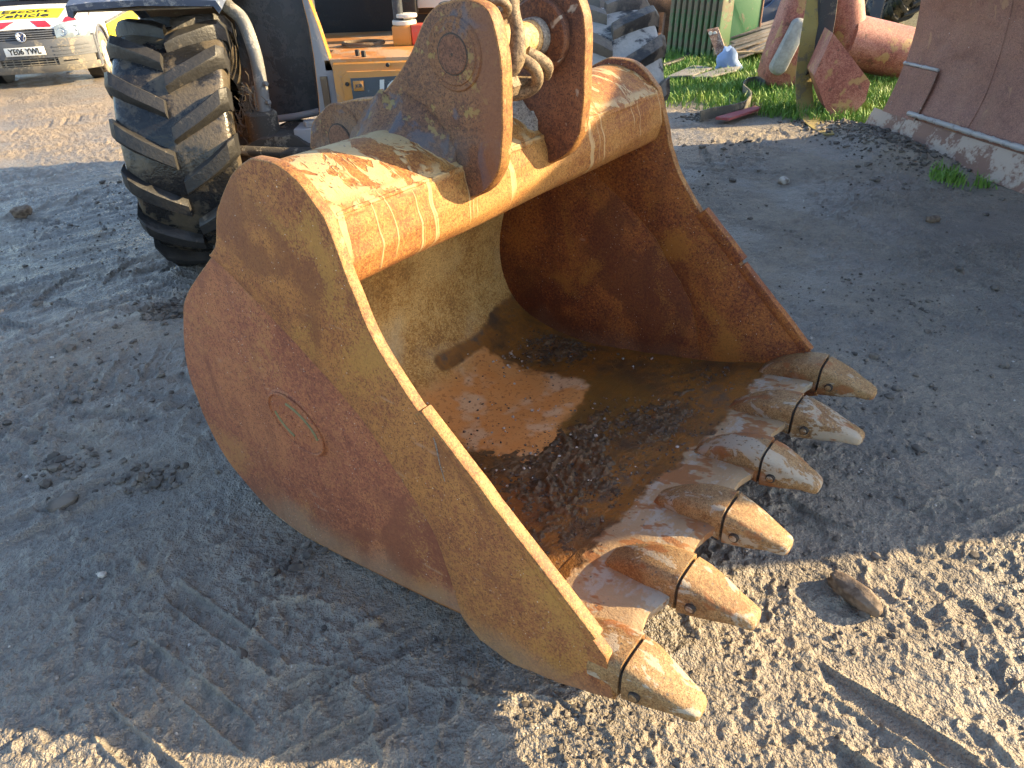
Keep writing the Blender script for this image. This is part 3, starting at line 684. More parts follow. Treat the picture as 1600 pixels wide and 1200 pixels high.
cg = [(x, y, floor_z(x)+0.002+0.03*(y-0.75)*max(0, (x-0.4)/0.7)) for x, y in cl]
stones('silt_crumbs', [b2w(p) for p in cg], sz, M_GRIT, 'dark gritty silt scattered over the bucket floor', 'silt', None, 5)
# film of wet silt with ragged, gritty tops; it thins out into the steel
sxv = np.linspace(-0.16, 0.84, 210); syv = np.linspace(0.05, BW-0.05, 290); SX, SY = np.meshgrid(sxv, syv, indexing='ij')
fz = np.interp(SX, [p[0] for p in inner[44:]], [p[1] for p in inner[44:]])+0.03*(SY-0.75)*np.maximum(0, (SX-0.4)/0.7)
den = 0.0
for cx, cy, rx, ry, amp in ((0.55, 0.72, 0.16, 0.34, 1.0), (0.66, 0.50, 0.12, 0.22, 0.8), (0.72, 1.10, 0.10, 0.30, 0.75), (0.02, 1.38, 0.16, 0.13, 0.9), (0.45, 0.82, 0.08, 0.10, 0.5), (0.35, 0.35, 0.30, 0.25, 0.45)):
    den = den+amp*np.exp(-((SX-cx)/rx)**2-((SY-cy)/ry)**2)
rag = fbm(SX*42, SY*42, 4, 301, 0.7); blob = fbm(SX*9, SY*9, 3, 302)
SZ = fz-0.0065+0.0165*np.clip(den, 0, 1.15)*(0.25+1.5*np.maximum(rag-0.42, 0)*2+0.6*np.maximum(blob-0.5, 0)*2)
nr_, nc_ = SX.shape; idx_ = np.arange(nr_*nc_).reshape(nr_, nc_)
me = bpy.data.meshes.new('m'); me.from_pydata(np.stack([SX, SY, SZ], -1).reshape(-1, 3).tolist(), [], np.stack([idx_[:-1, :-1], idx_[1:, :-1], idx_[1:, 1:], idx_[:-1, 1:]], -1).reshape(-1, 4).tolist()); finish(me, 70)
def m_silt():
    n = NT('wet_silt'); a_ = n.noise(14, 5, 0.65); f_ = n.noise(120, 3, 0.7)
    col = n.ramp(n.add(n.mul(a_, 0.7), n.mul(f_, 0.3)), [(0.36, (0.050, 0.028, 0.012)), (0.5, (0.10, 0.056, 0.022)), (0.64, (0.17, 0.095, 0.040)), (0.75, (0.26, 0.17, 0.10))])
    return n.done(col, n.add(0.48, n.mul(a_, 0.35)), n.bump(f_, 0.7, 0.006))
o = add('silt_film', me, m_silt(), None, (-0.659, 1.618, 0), (0, 0, rad(-37.47))); tag(o, 'film of wet dark silt smeared across the bucket floor', 'silt', None, 'stuff')
pb = floor_scatter(130, lambda r: (r.normal(0.35, 0.28), r.normal(0.72, 0.34)), r_)+floor_scatter(26, lambda r: (r.normal(-0.06, 0.05), r.normal(1.16, 0.06)), r_)
ps = np.abs(r_.normal(0, 1, len(pb)))*0.0028+0.0026
stones('small_pebbles', [b2w((x, y, floor_z(x)+0.003)) for x, y in pb], ps, M_PEBBLE, 'small pale pebbles sprinkled over the bucket floor', 'pebbles', None, 8)

# ------------------------------------------------------------------ shackle and chain hung on the hanger pin
def bp(x, y, z): return Vector(b2w((x, y, z)))
SH = thing('lifting_shackle', 'muddy steel shackle and chain hooked round the bucket hanger pin', 'shackle', bp(0.366, 0.62, 1.368), rad(-37.47))
def sloc(x, y, z): return (x-0.366, y-0.62, z-1.368)
bow = [sloc(0.400, 0.565, 1.300), sloc(0.435, 0.572, 1.345), sloc(0.430, 0.590, 1.400), sloc(0.405, 0.602, 1.450), sloc(0.395, 0.61, 1.50), sloc(0.40, 0.63, 1.56), sloc(0.40, 0.66, 1.58), sloc(0.385, 0.69, 1.55), sloc(0.36, 0.69, 1.48), sloc(0.318, 0.675, 1.42), sloc(0.305, 0.66, 1.36), sloc(0.335, 0.64, 1.305)]
add('bow', me_tube(smoothline(bow, 6), [0.020+0.004*math.sin(i*0.35) for i in range(67)], 12), M_CHAIN, SH)
add('shackle_pin', me_cyl(sloc(0.335, 0.548, 1.292), (0.55, 0.75, -0.1), 0.015, 0.16, 20, 0.003), M_CHAIN, SH)
add('pin_head', me_cyl(sloc(0.418, 0.548, 1.286), (0.1, 1.0, 0.1), 0.028, 0.034, 6, 0.004), M_CHAIN, SH)
add('hook_arm', me_tube(smoothline([sloc(0.425, 0.60, 1.345), sloc(0.455, 0.625, 1.315), sloc(0.44, 0.645, 1.275), sloc(0.40, 0.62, 1.255), sloc(0.355, 0.57, 1.262)], 6), 0.015, 10), M_CHAIN, SH)
add('hook_arm', me_tube(smoothline([sloc(0.43, 0.625, 1.35), sloc(0.462, 0.665, 1.32), sloc(0.452, 0.68, 1.285)], 6), [0.017, 0.017, 0.017, 0.017, 0.016, 0.015, 0.014, 0.013, 0.012, 0.010, 0.009, 0.007, 0.005], 10), M_CHAIN, SH)
def me_link(L, w, r):
    pts = []
    for k in range(20):
        a = 2*math.pi*k/20; pts.append((math.cos(a)*w, 0, math.sin(a)*w+(L if math.sin(a) > 0 else -L)))
    return me_tube(pts, r, 8, closed=True)
lk = me_link(0.024, 0.022, 0.0105)
for k in range(9):
    t = k/8
    add('chain_link', lk, M_CHAIN, SH, sloc(0.33+0.02*math.sin(k), 0.515+0.012*k*(1 if k < 4 else 0.4), 1.44+0.045*k), (rad(8*math.sin(k*2)), rad(12*math.cos(k)), rad(90*(k % 2)+20)))
for k in range(6):
    add('chain_link', lk, M_CHAIN, SH, sloc(0.31+0.018*k, 0.50+0.018*(k % 2), 1.440+0.015*math.sin(k*1.7)), (rad(90), rad(10*k), rad(35+90*(k % 2))))
add('hook_arm', me_tube(smoothline([sloc(0.36, 0.525, 1.56), sloc(0.375, 0.535, 1.48), sloc(0.37, 0.54, 1.43), sloc(0.35, 0.545, 1.415)], 6), [0.024-0.0009*i for i in range(19)], 10), M_CHAIN, SH)

# ================================================================== LOADER MACHINE behind the bucket
def m_tyre(name, dust, seed, d0=(0.20, 0.155, 0.105), d1=(0.33, 0.27, 0.20), rg_=0.62):
    n = NT(name); a = n.noise(5, 5, 0.6, off=seed); f = n.noise(60, 4, 0.7)
    col = n.mix(n.step(n.add(a, n.mul(f, 0.25)), 0.48, 0.72), (0.012, 0.012, 0.013), (0.034, 0.032, 0.030))
    d = n.step(n.add(a, n.mul(n.math('SUBTRACT', n.noise(16, 5, 0.7, off=seed+2), 0.5), 0.7)), 0.66-dust, 0.80-dust)
    col = n.mix(n.mul(d, 0.85), col, n.mix(f, d0, d1))
    return n.done(col, n.math('SUBTRACT', rg_, n.mul(n.inv(d), 0.10)), n.bump(n.add(f, n.noise(18, 4)), 0.5, 0.006))
M_CARC = m_tyre('tyre_carcass_muddy', 0.24, 1.0, (0.075, 0.060, 0.042), (0.14, 0.112, 0.075), 0.36); M_LUG = m_tyre('tyre_lug_rubber', -0.03, 5.0); M_LUGD = m_tyre('tyre_lug_dusty', 0.26, 9.0, (0.09, 0.072, 0.055), (0.16, 0.13, 0.10)); M_CARCD = m_tyre('tyre_carcass_dry_dust', 0.34, 11.0, (0.26, 0.245, 0.22), (0.40, 0.38, 0.35), 0.6)
def m_dirty(name, base, dirt, thr=0.5, rough=0.5, scale=6.0, seed=0.0, amt=0.85, bump=0.3, coords='Object'):
    n = NT(name, coords); a = n.noise(scale, 6, 0.66, off=seed, dist=0.4); f = n.noise(scale*9, 4, 0.7, off=seed+1)
    v = n.noise(scale*0.4, 3, off=seed+4)
    c = n.mix(v, tuple(x*0.75 for x in base), tuple(min(1, x*1.2) for x in base))
    d = n.step(n.add(a, n.mul(n.math('SUBTRACT', f, 0.5), 0.35)), thr, thr+0.12)
    c = n.mix(n.mul(d, amt), c, dirt)
    return n.done(c, n.add(rough, n.mul(d, 0.3)), n.bump(n.add(f, d), bump, 0.004))
M_NAVY = m_dirty('dark_slate_plastic_dusty', (0.030, 0.036, 0.045), (0.075, 0.078, 0.082), 0.46, 0.5, 9, 1.0)
M_ORANGE = m_dirty('orange_machine_paint', (0.52, 0.22, 0.04), (0.34, 0.23, 0.14), 0.56, 0.45, 7, 2.0, 0.8)
M_ORANGE2 = m_dirty('orange_deck_paint', (0.50, 0.20, 0.05), (0.40, 0.26, 0.15), 0.50, 0.5, 5, 3.0, 0.85)
M_GREYPIPE = m_dirty('dusty_grey_pipe', (0.17, 0.17, 0.17), (0.36, 0.33, 0.29), 0.50, 0.55, 10, 4.0)
M_GREYPANEL = m_dirty('dusty_lilac_grey_panel', (0.26, 0.25, 0.26), (0.36, 0.31, 0.25), 0.55, 0.6, 8, 5.0)
M_BLACKIN = m_dirty('black_engine_bay', (0.012, 0.012, 0.013), (0.04, 0.035, 0.03), 0.55, 0.6, 9, 6.0)
M_BLUEGUARD = m_dirty('blue_grey_mudguard_peeling', (0.085, 0.11, 0.17), (0.34, 0.35, 0.37), 0.54, 0.5, 22, 7.0, 0.8)
M_GUARDIN = m_dirty('brown_guard_underside', (0.13, 0.085, 0.05), (0.21, 0.16, 0.10), 0.5, 0.8, 8, 8.0)
M_MUDCAKE = m_dirty('caked_axle_mud', (0.055, 0.048, 0.042), (0.22, 0.19, 0.15), 0.52, 0.9, 12, 9.0, 0.85, 0.8)
M_WHITEP = m_dirty('cream_white_panel', (0.62, 0.60, 0.54), (0.35, 0.30, 0.22), 0.62, 0.5, 8, 10.0)

MC = thing('loader_machine', 'muddy orange loader with big lugged tyres parked behind the bucket', 'loader', (0, 0, 0), 0.0)
R0, HW = 0.600, 0.265
def me_tyre(R, W):
    prof = [(-W*0.80, R*0.56), (-W*0.93, R*0.66), (-W*1.0, R*0.80), (-W*0.985, R*0.90), (-W*0.90, R*0.965), (-W*0.55, R*0.995), (0, R), (W*0.55, R*0.995), (W*0.90, R*0.965), (W*0.985, R*0.90), (W*1.0, R*0.80), (W*0.93, R*0.66), (W*0.80, R*0.56)]
    prof = smoothline(prof, 3); n = 96
    rings = [[(x, -r*math.cos(2*math.pi*k/n), r*math.sin(2*math.pi*k/n)) for x, r in prof] for k in range(n+1)]
    return me_loft(rings, False, False, 50)
def me_lug(side, R, W):
    """bar from near the centre out over the shoulder, leaning back up the tread"""
    st = [(0.03, 0.0, 1.0), (0.25, 0.055, 1.0), (0.50, 0.115, 1.0), (0.75, 0.185, 1.0), (0.92, 0.245, 0.985), (1.03, 0.285, 0.945), (1.045, 0.300, 0.86)]
    rings = []
    for i, (t, th, rk) in enumerate(st):
        w = 0.104+0.022*t; wt = w*0.72; hgt = 0.050 if i < 5 else (0.038 if i == 5 else 0.010)
        if i == 0: hgt = 0.042
        base = R*rk-0.012
        r = []
        for da, dr in ((-w, 0.0), (-wt, hgt*0.82), (-wt*0.8, hgt), (wt*0.8, hgt), (wt, hgt*0.82), (w, 0.0)):
            a = th+da*0.75; rr = base+0.012+dr if dr else base
            r.append((side*W*t*(1.0 if i < 5 else 1.0), -rr*math.cos(a), rr*math.sin(a)))
        rings.append(r)
    return me_loft(rings, True, True, 32)
tyre_me = me_tyre(R0, HW); lugL = me_lug(-1, R0, HW); lugR = me_lug(1, R0, HW)
def wheel(loc, yaw, spin, lugmat, label):
    t = add('tyre', tyre_me, None, MC, loc, (0, 0, yaw))
    t.data.materials.append(M_CARC) if not t.data.materials else None
    t['label'] = label
    NL = 16
    for k in range(NL):
        for sd, me_, of in ((-1, lugL, 0.0), (1, lugR, 0.5)):
            a = 2*math.pi*(k+of)/NL+spin
            if math.cos(a) < -0.35: continue        # behind the wheel, hidden from any nearby viewpoint
            o = bpy.data.objects.new('tread_lug', me_ if lugmat is M_LUG else me_); C.objects.link(o); o.parent = t; o.rotation_euler = (-a, 0, 0)
            if not me_.materials: me_.materials.append(lugmat)
            o.material_slots[0].link = 'OBJECT'; o.material_slots[0].material = lugmat
    hub = me_cyl((-HW*0.55, 0, 0), (1, 0, 0), R0*0.57, HW*1.1, 40, 0.01)
    add('rim', hub, M_ORANGE, t)
    return t
wheel((-1.675, 4.09, R0+0.03), rad(10), rad(7), M_LUG, 'black lugged tyre left of the bucket')
w2_ = wheel((0.545, 4.27, R0+0.03), rad(2), rad(2), M_LUGD, 'dusty lugged tyre behind the bucket hangers')
w2_.material_slots[0].link = 'OBJECT'; w2_.material_slots[0].material = M_CARCD
# mudguard over the left wheel
gc = Vector((-1.675, 4.09, R0+0.03)); rg = []
for k in range(25):
    a = rad(66)+rad(106)*k/24; r0 = 0.800
    row = []
    for xx, dr in ((-0.355, -0.05), (-0.34, 0.0), (-0.20, 0.012), (0.0, 0.015), (0.22, 0.012), (0.36, 0.0), (0.375, -0.04)):
        row.append((gc.x+xx, gc.y-(r0+dr)*math.cos(a), gc.z+(r0+dr)*math.sin(a)))
    for xx, dr in ((0.355, -0.05), (0.34, -0.014), (0.0, 0.0), (-0.315, -0.014), (-0.335, -0.05)):
        row.append((gc.x+xx, gc.y-(r0+dr-0.012)*math.cos(a), gc.z+(r0+dr-0.012)*math.sin(a)))
    rg.append(row)
mg = add('mudguard', me_loft(rg, True, True, 40), M_BLUEGUARD, MC)
add('guard_lining', me_loft([[(gc.x+xx, gc.y-0.772*math.cos(rad(66)+rad(106)*k/24), gc.z+0.772*math.sin(rad(66)+rad(106)*k/24)) for xx in (-0.30, 0.0, 0.33)]+[(gc.x+xx, gc.y-0.766*math.cos(rad(66)+rad(106)*k/24), gc.z+0.766*math.sin(rad(66)+rad(106)*k/24)) for xx in (0.33, 0.0, -0.30)] for k in range(25)], True, True, 40), M_GUARDIN, mg)
# bent guard pipe
pp = [at(338, -40, 4.2), at(352, 4, 4.14), at(378, 30, 4.10), at(394, 70, 4.07), at(404, 110, 4.05), at(416, 190, 4.02)]
add('guard_pipe', me_tube(smoothline(pp, 8), 0.034, 16), M_GREYPIPE, MC)
for k in (0.62, 0.8):
    p_ = pp[4].lerp(pp[5], (k-0.5)*2); add('pipe_bolt', me_cyl(p_+Vector((0.02, -0.02, 0)), (0.8, -0.5, 0), 0.013, 0.03, 8, 0.003), M_GREYPIPE, MC)
add('pipe_bracket', me_tube(smoothline([at(396, 135, 4.08), at(402, 160, 4.05), at(408, 190, 4.03), at(400, 202, 4.05), at(388, 205, 4.1)], 5), 0.016, 10), M_GREYPIPE, MC)
# dark side screen and its post
Yp = 4.30
a0, a1, a2, a3 = at(372, -60, Yp), at(473, -60, Yp), at(503, 178, Yp), at(420, 196, Yp)
add('side_screen', me_prism([(a0.x-0.06, a0.z), (a1.x, a1.z), (a2.x, a2.z), (a3.x-0.12, a3.z)], Yp, Yp+0.03, 0.006), M_NAVY, MC)
add('screen_post', me_tube([at(474, -60, Yp-0.05), at(490, 60, Yp-0.05), at(506, 172, Yp-0.05)], 0.030, 12), M_NAVY, MC)
add('screen_rail', me_tube([at(425, 187, Yp-0.02), at(462, 182, Yp-0.02), at(500, 174, Yp-0.02)], 0.020, 10), M_GREYPANEL, MC)
# side cheek plate of the front frame: pale face, bright orange rim
Yq = 3.92
sx = at(522, 165, Yq).x
Yc = 4.02
fpx = [at(x, y, Yc) for x, y in ((474, -60), (485, 0), (500, 40), (514, 82), (524, 112), (531, 165), (534, 200), (502, 200), (499, 150), (492, 90), (484, 40), (474, 0), (464, -60))]
add('frame_cheek', me_prism([(p.x, p.z) for p in fpx], Yc-0.03, Yc+0.03, 0.004, edge_mat=True), [M_GREYPANEL, M_ORANGE], MC)
add('frame_bracket', me_box(at(511, 140, Yc).x-0.018, at(511, 140, Yc).x+0.018, Yc-0.045, Yc-0.028, at(511, 140, Yc).z-0.10, at(511, 140, Yc).z+0.07, 0.003), M_GUARDIN, MC)
# deck and logo face
dz = at(560, 104, Yq).z; dx1 = 0.15
add('deck', me_prism([(sx-0.03, 3.99), (dx1, 3.99), (dx1, 5.15), (sx-0.30, 5.15), (sx-0.26, 4.36), (sx-0.05, 4.34)], dz-0.03, dz+0.030, 0.006, axis='z'), M_ORANGE2, MC)
fp = add('front_panel', me_prism([(3.955, dz-0.36), (3.955, dz-0.045), (3.975, dz+0.005), (4.0, dz+0.018), (4.03, dz+0.018), (4.03, dz-0.36)], sx+0.012, dx1, 0.004, axis='x'), M_ORANGE, MC)
add('panel_frame', me_prism([(sx+0.055, dz-0.34), (sx+0.055, dz-0.050), (sx+0.085, dz-0.026), (sx+0.62, dz-0.026), (sx+0.65, dz-0.34)], 3.944, 3.958, 0.006), M_ORANGE, fp)
M_LOGO = m_dirty('worn_charcoal_panel', (0.055, 0.065, 0.075), (0.26, 0.27, 0.27), 0.55, 0.6, 14, 3.0, 0.75)
M_LETTER = m_dirty('worn_white_letters', (0.60, 0.60, 0.57), (0.30, 0.28, 0.25), 0.62, 0.6, 14, 4.0)
add('logo_ground', me_prism([(sx+0.100, dz-0.30), (sx+0.100, dz-0.058), (sx+0.60, dz-0.050), (sx+0.60, dz-0.30)], 3.938, 3.947, 0.002), M_LOGO, fp)
def text_me(body, size, shear=0.0, extrude=0.0015, bold=0.0):
    cu = bpy.data.curves.new('t', 'FONT'); cu.body = body; cu.size = size; cu.shear = shear; cu.extrude = extrude; cu.offset = bold; cu.align_x = 'CENTER'; cu.align_y = 'CENTER'; cu.resolution_u = 3
    o = bpy.data.objects.new('t', cu); C.objects.link(o); bpy.context.view_layer.update()
    me = bpy.data.meshes.new_from_object(o.evaluated_get(bpy.context.evaluated_depsgraph_get())); bpy.data.objects.remove(o); bpy.data.curves.remove(cu)
    return me
add('logo_letters', text_me('JCB', 0.15, 0.12, 0.002, 0.004), M_LETTER, fp, (sx+0.345, 3.936, dz-0.130), (rad(90), 0, 0))
add('logo_square', me_box(sx+0.112, sx+0.165, 3.932, 3.939, dz-0.118, dz-0.070, 0.001), M_ORANGE, fp)
add('logo_small_letters', text_me('JCB', 0.021, 0.1, 0.001, 0.001), M_LOGO, fp, (sx+0.1385, 3.9315, dz-0.094), (rad(90), 0, 0))
for bx, bz in ((sx+0.075, dz-0.20), (sx+0.080, dz-0.085), (sx+0.30, dz+0.0)):
    add('panel_bolt', me_cyl((bx, 3.934, bz), (0, 1, 0), 0.011, 0.02, 6, 0.002), M_BLACKIN, fp)
add('deck_ring', me_tube([(sx+0.10+0.115*math.cos(a), 4.46+0.085*math.sin(a), dz+0.046) for a in np.linspace(0, 2*math.pi, 28, endpoint=False)], 0.010, 6, closed=True), M_GUARDIN, MC)
add('deck_hose', me_tube(smoothline([(sx+0.36, 4.85, dz+0.07), (sx+0.42, 4.68, dz+0.06), (sx+0.50, 4.60, dz+0.06), (sx+0.66, 4.58, dz+0.06)], 6), 0.007, 8), M_BLACKIN, MC)
for bx, by in ((sx+0.37, 4.95), (sx+0.43, 4.78), (sx+0.62, 4.62), (sx+0.13, 4.07), (sx+0.17, 4.02)):
    add('deck_bolt', me_cyl((bx, by, dz+0.03), (0, 0, 1), 0.012, 0.030, 6, 0.003), M_BLACKIN, MC)
# hydraulic coupling and red cap on the deck, rear dark bay
cp = Vector((at(632, 72, 4.45).x, 4.45, dz+0.045))
add('coupling_block', me_box(cp.x-0.055, cp.x+0.05, cp.y-0.05, cp.y+0.05, dz+0.03, dz+0.13, 0.006), M_ORANGE, MC)
add('coupling_flange', me_cyl((cp.x+0.01, cp.y+0.02, dz+0.13), (0, 0, 1), 0.068, 0.024, 24, 0.004), M_WHITEP, MC)
add('coupling_flange', me_cyl((cp.x+0.025, cp.y+0.02, dz+0.166), (0, 0, 1), 0.060, 0.020, 24, 0.004), M_WHITEP, MC)
add('coupling_stem', me_cyl((cp.x-0.02, cp.y+0.02, dz+0.15), (0, 0, 1), 0.028, 0.42, 20, 0.004), M_NAVY, MC)
M_RED = m_dirty('red_plastic', (0.55, 0.06, 0.03), (0.35, 0.15, 0.1), 0.65, 0.4, 12, 1.0)
add('red_cap', me_box(cp.x+0.052, cp.x+0.16, cp.y-0.06, cp.y+0.04, dz+0.03, dz+0.135, 0.01), M_RED, MC)
add('bay_wall', me_box(sx-0.42, 0.30, 5.16, 5.24, 0.55, 1.95, 0.01), M_BLACKIN, MC)
add('bay_block', me_box(sx+0.34, sx+0.50, 4.92, 5.10, dz+0.14, dz+0.7, 0.02), M_BLACKIN, MC)
add('bay_roof', me_box(sx-0.34, 0.30, 4.75, 5.24, 1.72, 1.80, 0.01), M_BLACKIN, MC)
add('bay_hook', me_tube(smoothline([(sx+0.10, 5.0, 1.55), (sx+0.17, 4.98, 1.46), (sx+0.25, 5.0, 1.52), (sx+0.27, 5.02, 1.42)], 5), 0.022, 8), M_ORANGE2, MC)
wp = at(660, 3, 4.7)
add('cream_panel', me_box(wp.x-0.03, wp.x+0.40, 4.68, 4.72, wp.z-0.03, wp.z+0.4, 0.006), M_WHITEP, MC)
add('dark_valve', me_box(wp.x-0.16, wp.x-0.032, 4.62, 4.75, wp.z-0.06, wp.z+0.3, 0.012), M_BLACKIN, MC)
# hood and chassis going back
add('hood', me_prism([(5.25, 0.62), (5.25, 1.62), (5.5, 1.80), (6.45, 1.82), (6.5, 0.62)], -1.30, 0.25, 0.03, axis='x'), M_NAVY, MC)
add('chassis', me_box(-0.95, 0.1, 4.06, 6.4, 0.45, 0.72, 0.02), M_MUDCAKE, MC)
add('axle', me_tube([(-1.5, 4.12, 0.60), (-1.1, 4.13, 0.58), (-0.8, 4.14, 0.62), (0.0, 4.17, 0.62), (0.4, 4.2, 0.6)], [0.10, 0.09, 0.16, 0.16, 0.1], 18), M_MUDCAKE, MC)
add('kingpin_housing', me_cyl((-1.30, 4.02, 0.42), (0, 0, 1), 0.085, 0.40, 20, 0.012), M_MUDCAKE, MC)
kx = at(482, 205, 4.0)
add('bolt_block', me_box(kx.x-0.06, kx.x+0.10, 3.92, 4.10, kx.z-0.10, kx.z+0.03, 0.01), M_GREYPANEL, MC)
add('bolt_block_cap', me_cyl((kx.x+0.03, 3.98, kx.z+0.03), (0, 0, 1), 0.045, 0.03, 6, 0.004), M_GREYPANEL, MC)
add('bolt_leg', me_box(kx.x-0.02, kx.x+0.07, 3.96, 4.06, kx.z-0.40, kx.z-0.09, 0.01), M_MUDCAKE, MC)
add('steering_rod', me_tube([(-1.45, 3.86, 0.66), (-1.2, 3.86, 0.64), (-0.9, 3.9, 0.62)], 0.026, 10), M_MUDCAKE, MC)
add('shade_block', me_prism([(3.20, 0.32), (3.20, 0.78), (3.32, 0.90), (3.95, 0.92), (3.95, 0.32)], -0.55, 0.34, 0.02, axis='x'), M_MUDCAKE, MC)  # unseen block added behind the bucket to shade the ground at its left
# caked bed of mud on the axle
vv = []
for i in range(30):
    row = []
    for j in range(18):
        x = -1.42+0.72*i/29; y = 3.90+0.42*j/17; row.append((x, y, 0.60+0.08*float(fbm(np.array([x*9]), np.array([y*9]), 4, 77)[0])+0.06*math.sin(i*0.18)))
    row += [(p[0], p[1], 0.5) for p in row[::-1]]; vv.append(row)
add('caked_mud', me_loft(vv, True, True, 60), M_MUDCAKE, MC)
# wisps of dead straw caught behind the wheel
r_ = np.random.default_rng(11); vs = []; fs = []
for k in range(160):
    p = np.array(at(385+r_.normal(0, 9), 170+r_.normal(0, 24), 4.02+r_.uniform(-0.05, 0.1))); a = r_.uniform(0, 6.28); L = r_.uniform(0.04, 0.13)
    d = np.array([math.cos(a)*0.5, r_.uniform(-0.3, 0.3), -abs(math.sin(a))]); mid = p+d*L*0.5+r_.normal(0, 0.012, 3); e = p+d*L; w = np.array([0.0022, 0.001, 0.001]); o = len(vs)
    vs += [p-w, p+w, mid-w, mid+w, e]; fs += [(o, o+1, o+3, o+2), (o+2, o+3, o+4)]
M_STRAW = m_plain('dead_straw', (0.14, 0.11, 0.08), 0.8)
st = add('caught_straw', me_from(vs, fs, None), M_STRAW, MC); st['kind'] = 'stuff'

# ================================================================== ESCORT VAN  (local x to its left, y rearward, z up; front at y=0)
VSC = 0.90; vfac = rad(166.0)      # compass bearing the van faces
van_rot = math.atan2(math.sin(rad(90)-vfac), math.cos(rad(90)-vfac))+rad(90)
fw = Vector((math.sin(vfac), math.cos(vfac), 0)); ax_c = (gnd(155, 118)+gnd(12, 130))/2
V = thing('escort_van', 'white and yellow escort van with muddy grey bumper parked at the left', 'van', tuple(ax_c+fw*0.80*VSC), van_rot)
V.scale = (VSC,)*3
M_VWHITE = m_dirty('white_van_paint', (0.78, 0.78, 0.77), (0.55, 0.48, 0.36), 0.68, 0.28, 3, 1.0, 0.5, 0.05)
M_VYEL = m_dirty('fluorescent_yellow_film', (0.75, 0.62, 0.02), (0.5, 0.42, 0.12), 0.68, 0.4, 4, 2.0, 0.5, 0.05)
M_VRED = m_dirty('red_reflective_film', (0.58, 0.018, 0.03), (0.4, 0.1, 0.08), 0.7, 0.35, 4, 3.0, 0.4, 0.05)
M_BUMP = m_dirty('muddy_grey_bumper_plastic', (0.10, 0.105, 0.115), (0.30, 0.26, 0.19), 0.56, 0.55, 4, 4.0, 0.8, 0.2)
M_BUMPLOW = m_dirty('mud_coated_bumper_lower', (0.15, 0.14, 0.12), (0.32, 0.27, 0.19), 0.48, 0.7, 4, 5.0, 0.85, 0.2)
M_VBLACK = m_plain('van_black_plastic', (0.012, 0.012, 0.014), 0.4)
M_GLASS = m_plain('dark_windscreen_glass', (0.03, 0.055, 0.06), 0.06, 0.0, 0.0, 10.0, 0.3, 0.9)
M_CHROME = m_plain('dusty_chrome', (0.62, 0.63, 0.66), 0.25, 0.9)
M_LENS = m_plain('clear_headlamp_lens', (0.26, 0.31, 0.34), 0.10, 0.3, 0.0, 20.0, 0.3, 0.8)
M_PLATE = m_plain('white_number_plate', (0.72, 0.72, 0.68), 0.35, var=0.08)
M_VTYRE = m_tyre('van_tyre_muddy', 0.30, 3.0)
M_HUB = m_dirty('muddy_hubcap', (0.42, 0.41, 0.38), (0.45, 0.38, 0.27), 0.48, 0.6, 8, 6.0)
def yf(x): return 0.02+0.36*abs(x/0.90)**3.2
def section_v(yc, zlo, zhi, half, ztop_drop=0.06): pass
def bon(x, t):           # bonnet skin
    y0 = yf(x)+0.07; y = y0+(1.02-y0)*t
    return (x, y, 0.775+0.26*t**0.72-0.055*(abs(x)/0.85)**2.4*(1-0.3*t))
xs = np.linspace(-0.80, 0.80, 33); ts = np.linspace(0, 1, 14)
vs = [bon(x, t) for t in ts for x in xs]; fs = []
nx_ = len(xs)
for i in range(len(ts)-1):
    for j in range(nx_-1): fs.append((i*nx_+j, i*nx_+j+1, (i+1)*nx_+j+1, (i+1)*nx_+j))
add('bonnet', me_from(vs, fs, 60), M_VWHITE, V)
# wings and body sides: vertical skin from the bonnet edge down, in plan following the rounded nose
def side_plan(s):        # s along plan from nose corner back; returns (x,y)
    if s < 0.5:
        x = 0.80+0.06*math.sin(s*math.pi); return x, yf(0.80)+0.06+s*0.9
    return 0.86+0.015*min(1, (s-0.5)*2), yf(0.80)+0.06+0.45+(s-0.5)*5.6
for sd in (-1, 1):
    S = np.concatenate([np.linspace(0, 0.5, 16), np.linspace(0.52, 1.12, 34)]); zs = np.linspace(0, 1, 14); vs = []; fs = []
    for s in S:
        x, y = side_plan(s)
        zt = bon(0.80, min(1, max(0, (y-yf(0.8)-0.07)/(1.02-yf(0.8)-0.07))))[2] if y < 1.02 else 1.02
        zb = 0.33
        d = math.hypot(y-0.80, 0); rw = 0.37
        if d < rw: zb = max(zb, 0.33+math.sqrt(max(0, rw*rw-d*d))*1.02)
        if y < 0.5: zb = max(zb, 0.60)
        for k in zs:
            z = zb+(zt-zb)*k; bul = 0.02*math.sin(math.pi*k); vs.append((sd*(x+bul-0.03*k**6), y, z))
    n_ = len(zs)
    for i in range(len(S)-1):
        for j in range(n_-1): fs.append((i*n_+j, i*n_+j+1, (i+1)*n_+j+1, (i+1)*n_+j))
    w_ = add('body_side', me_from(vs, fs, 50), M_VWHITE, V)
    # yellow lower band, rub strip, wheel arch
    add('yellow_band', me_prism([(1.20, 0.36), (1.20, 0.70), (3.9, 0.74), (3.9, 0.36)], sd*0.897, sd*0.905, 0.001, axis='x'), M_VYEL, w_)
    add('rub_strip', me_prism([(1.20, 0.71), (1.20, 0.745), (3.9, 0.78), (3.9, 0.745)], sd*0.897, sd*0.914, 0.003, axis='x'), M_BUMP, w_)
    add('wheel_arch', me_tube([(sd*0.865, 0.80+0.385*math.cos(a), 0.33+0.395*math.sin(a)) for a in np.linspace(0.02, math.pi-0.35, 22)], 0.024, 8), M_BUMP, w_)
    add('arch_lining', me_cyl((sd*0.60, 0.80, 0.33), (sd, 0, 0), 0.37, 0.20, 32, 0.01), M_VBLACK, w_)
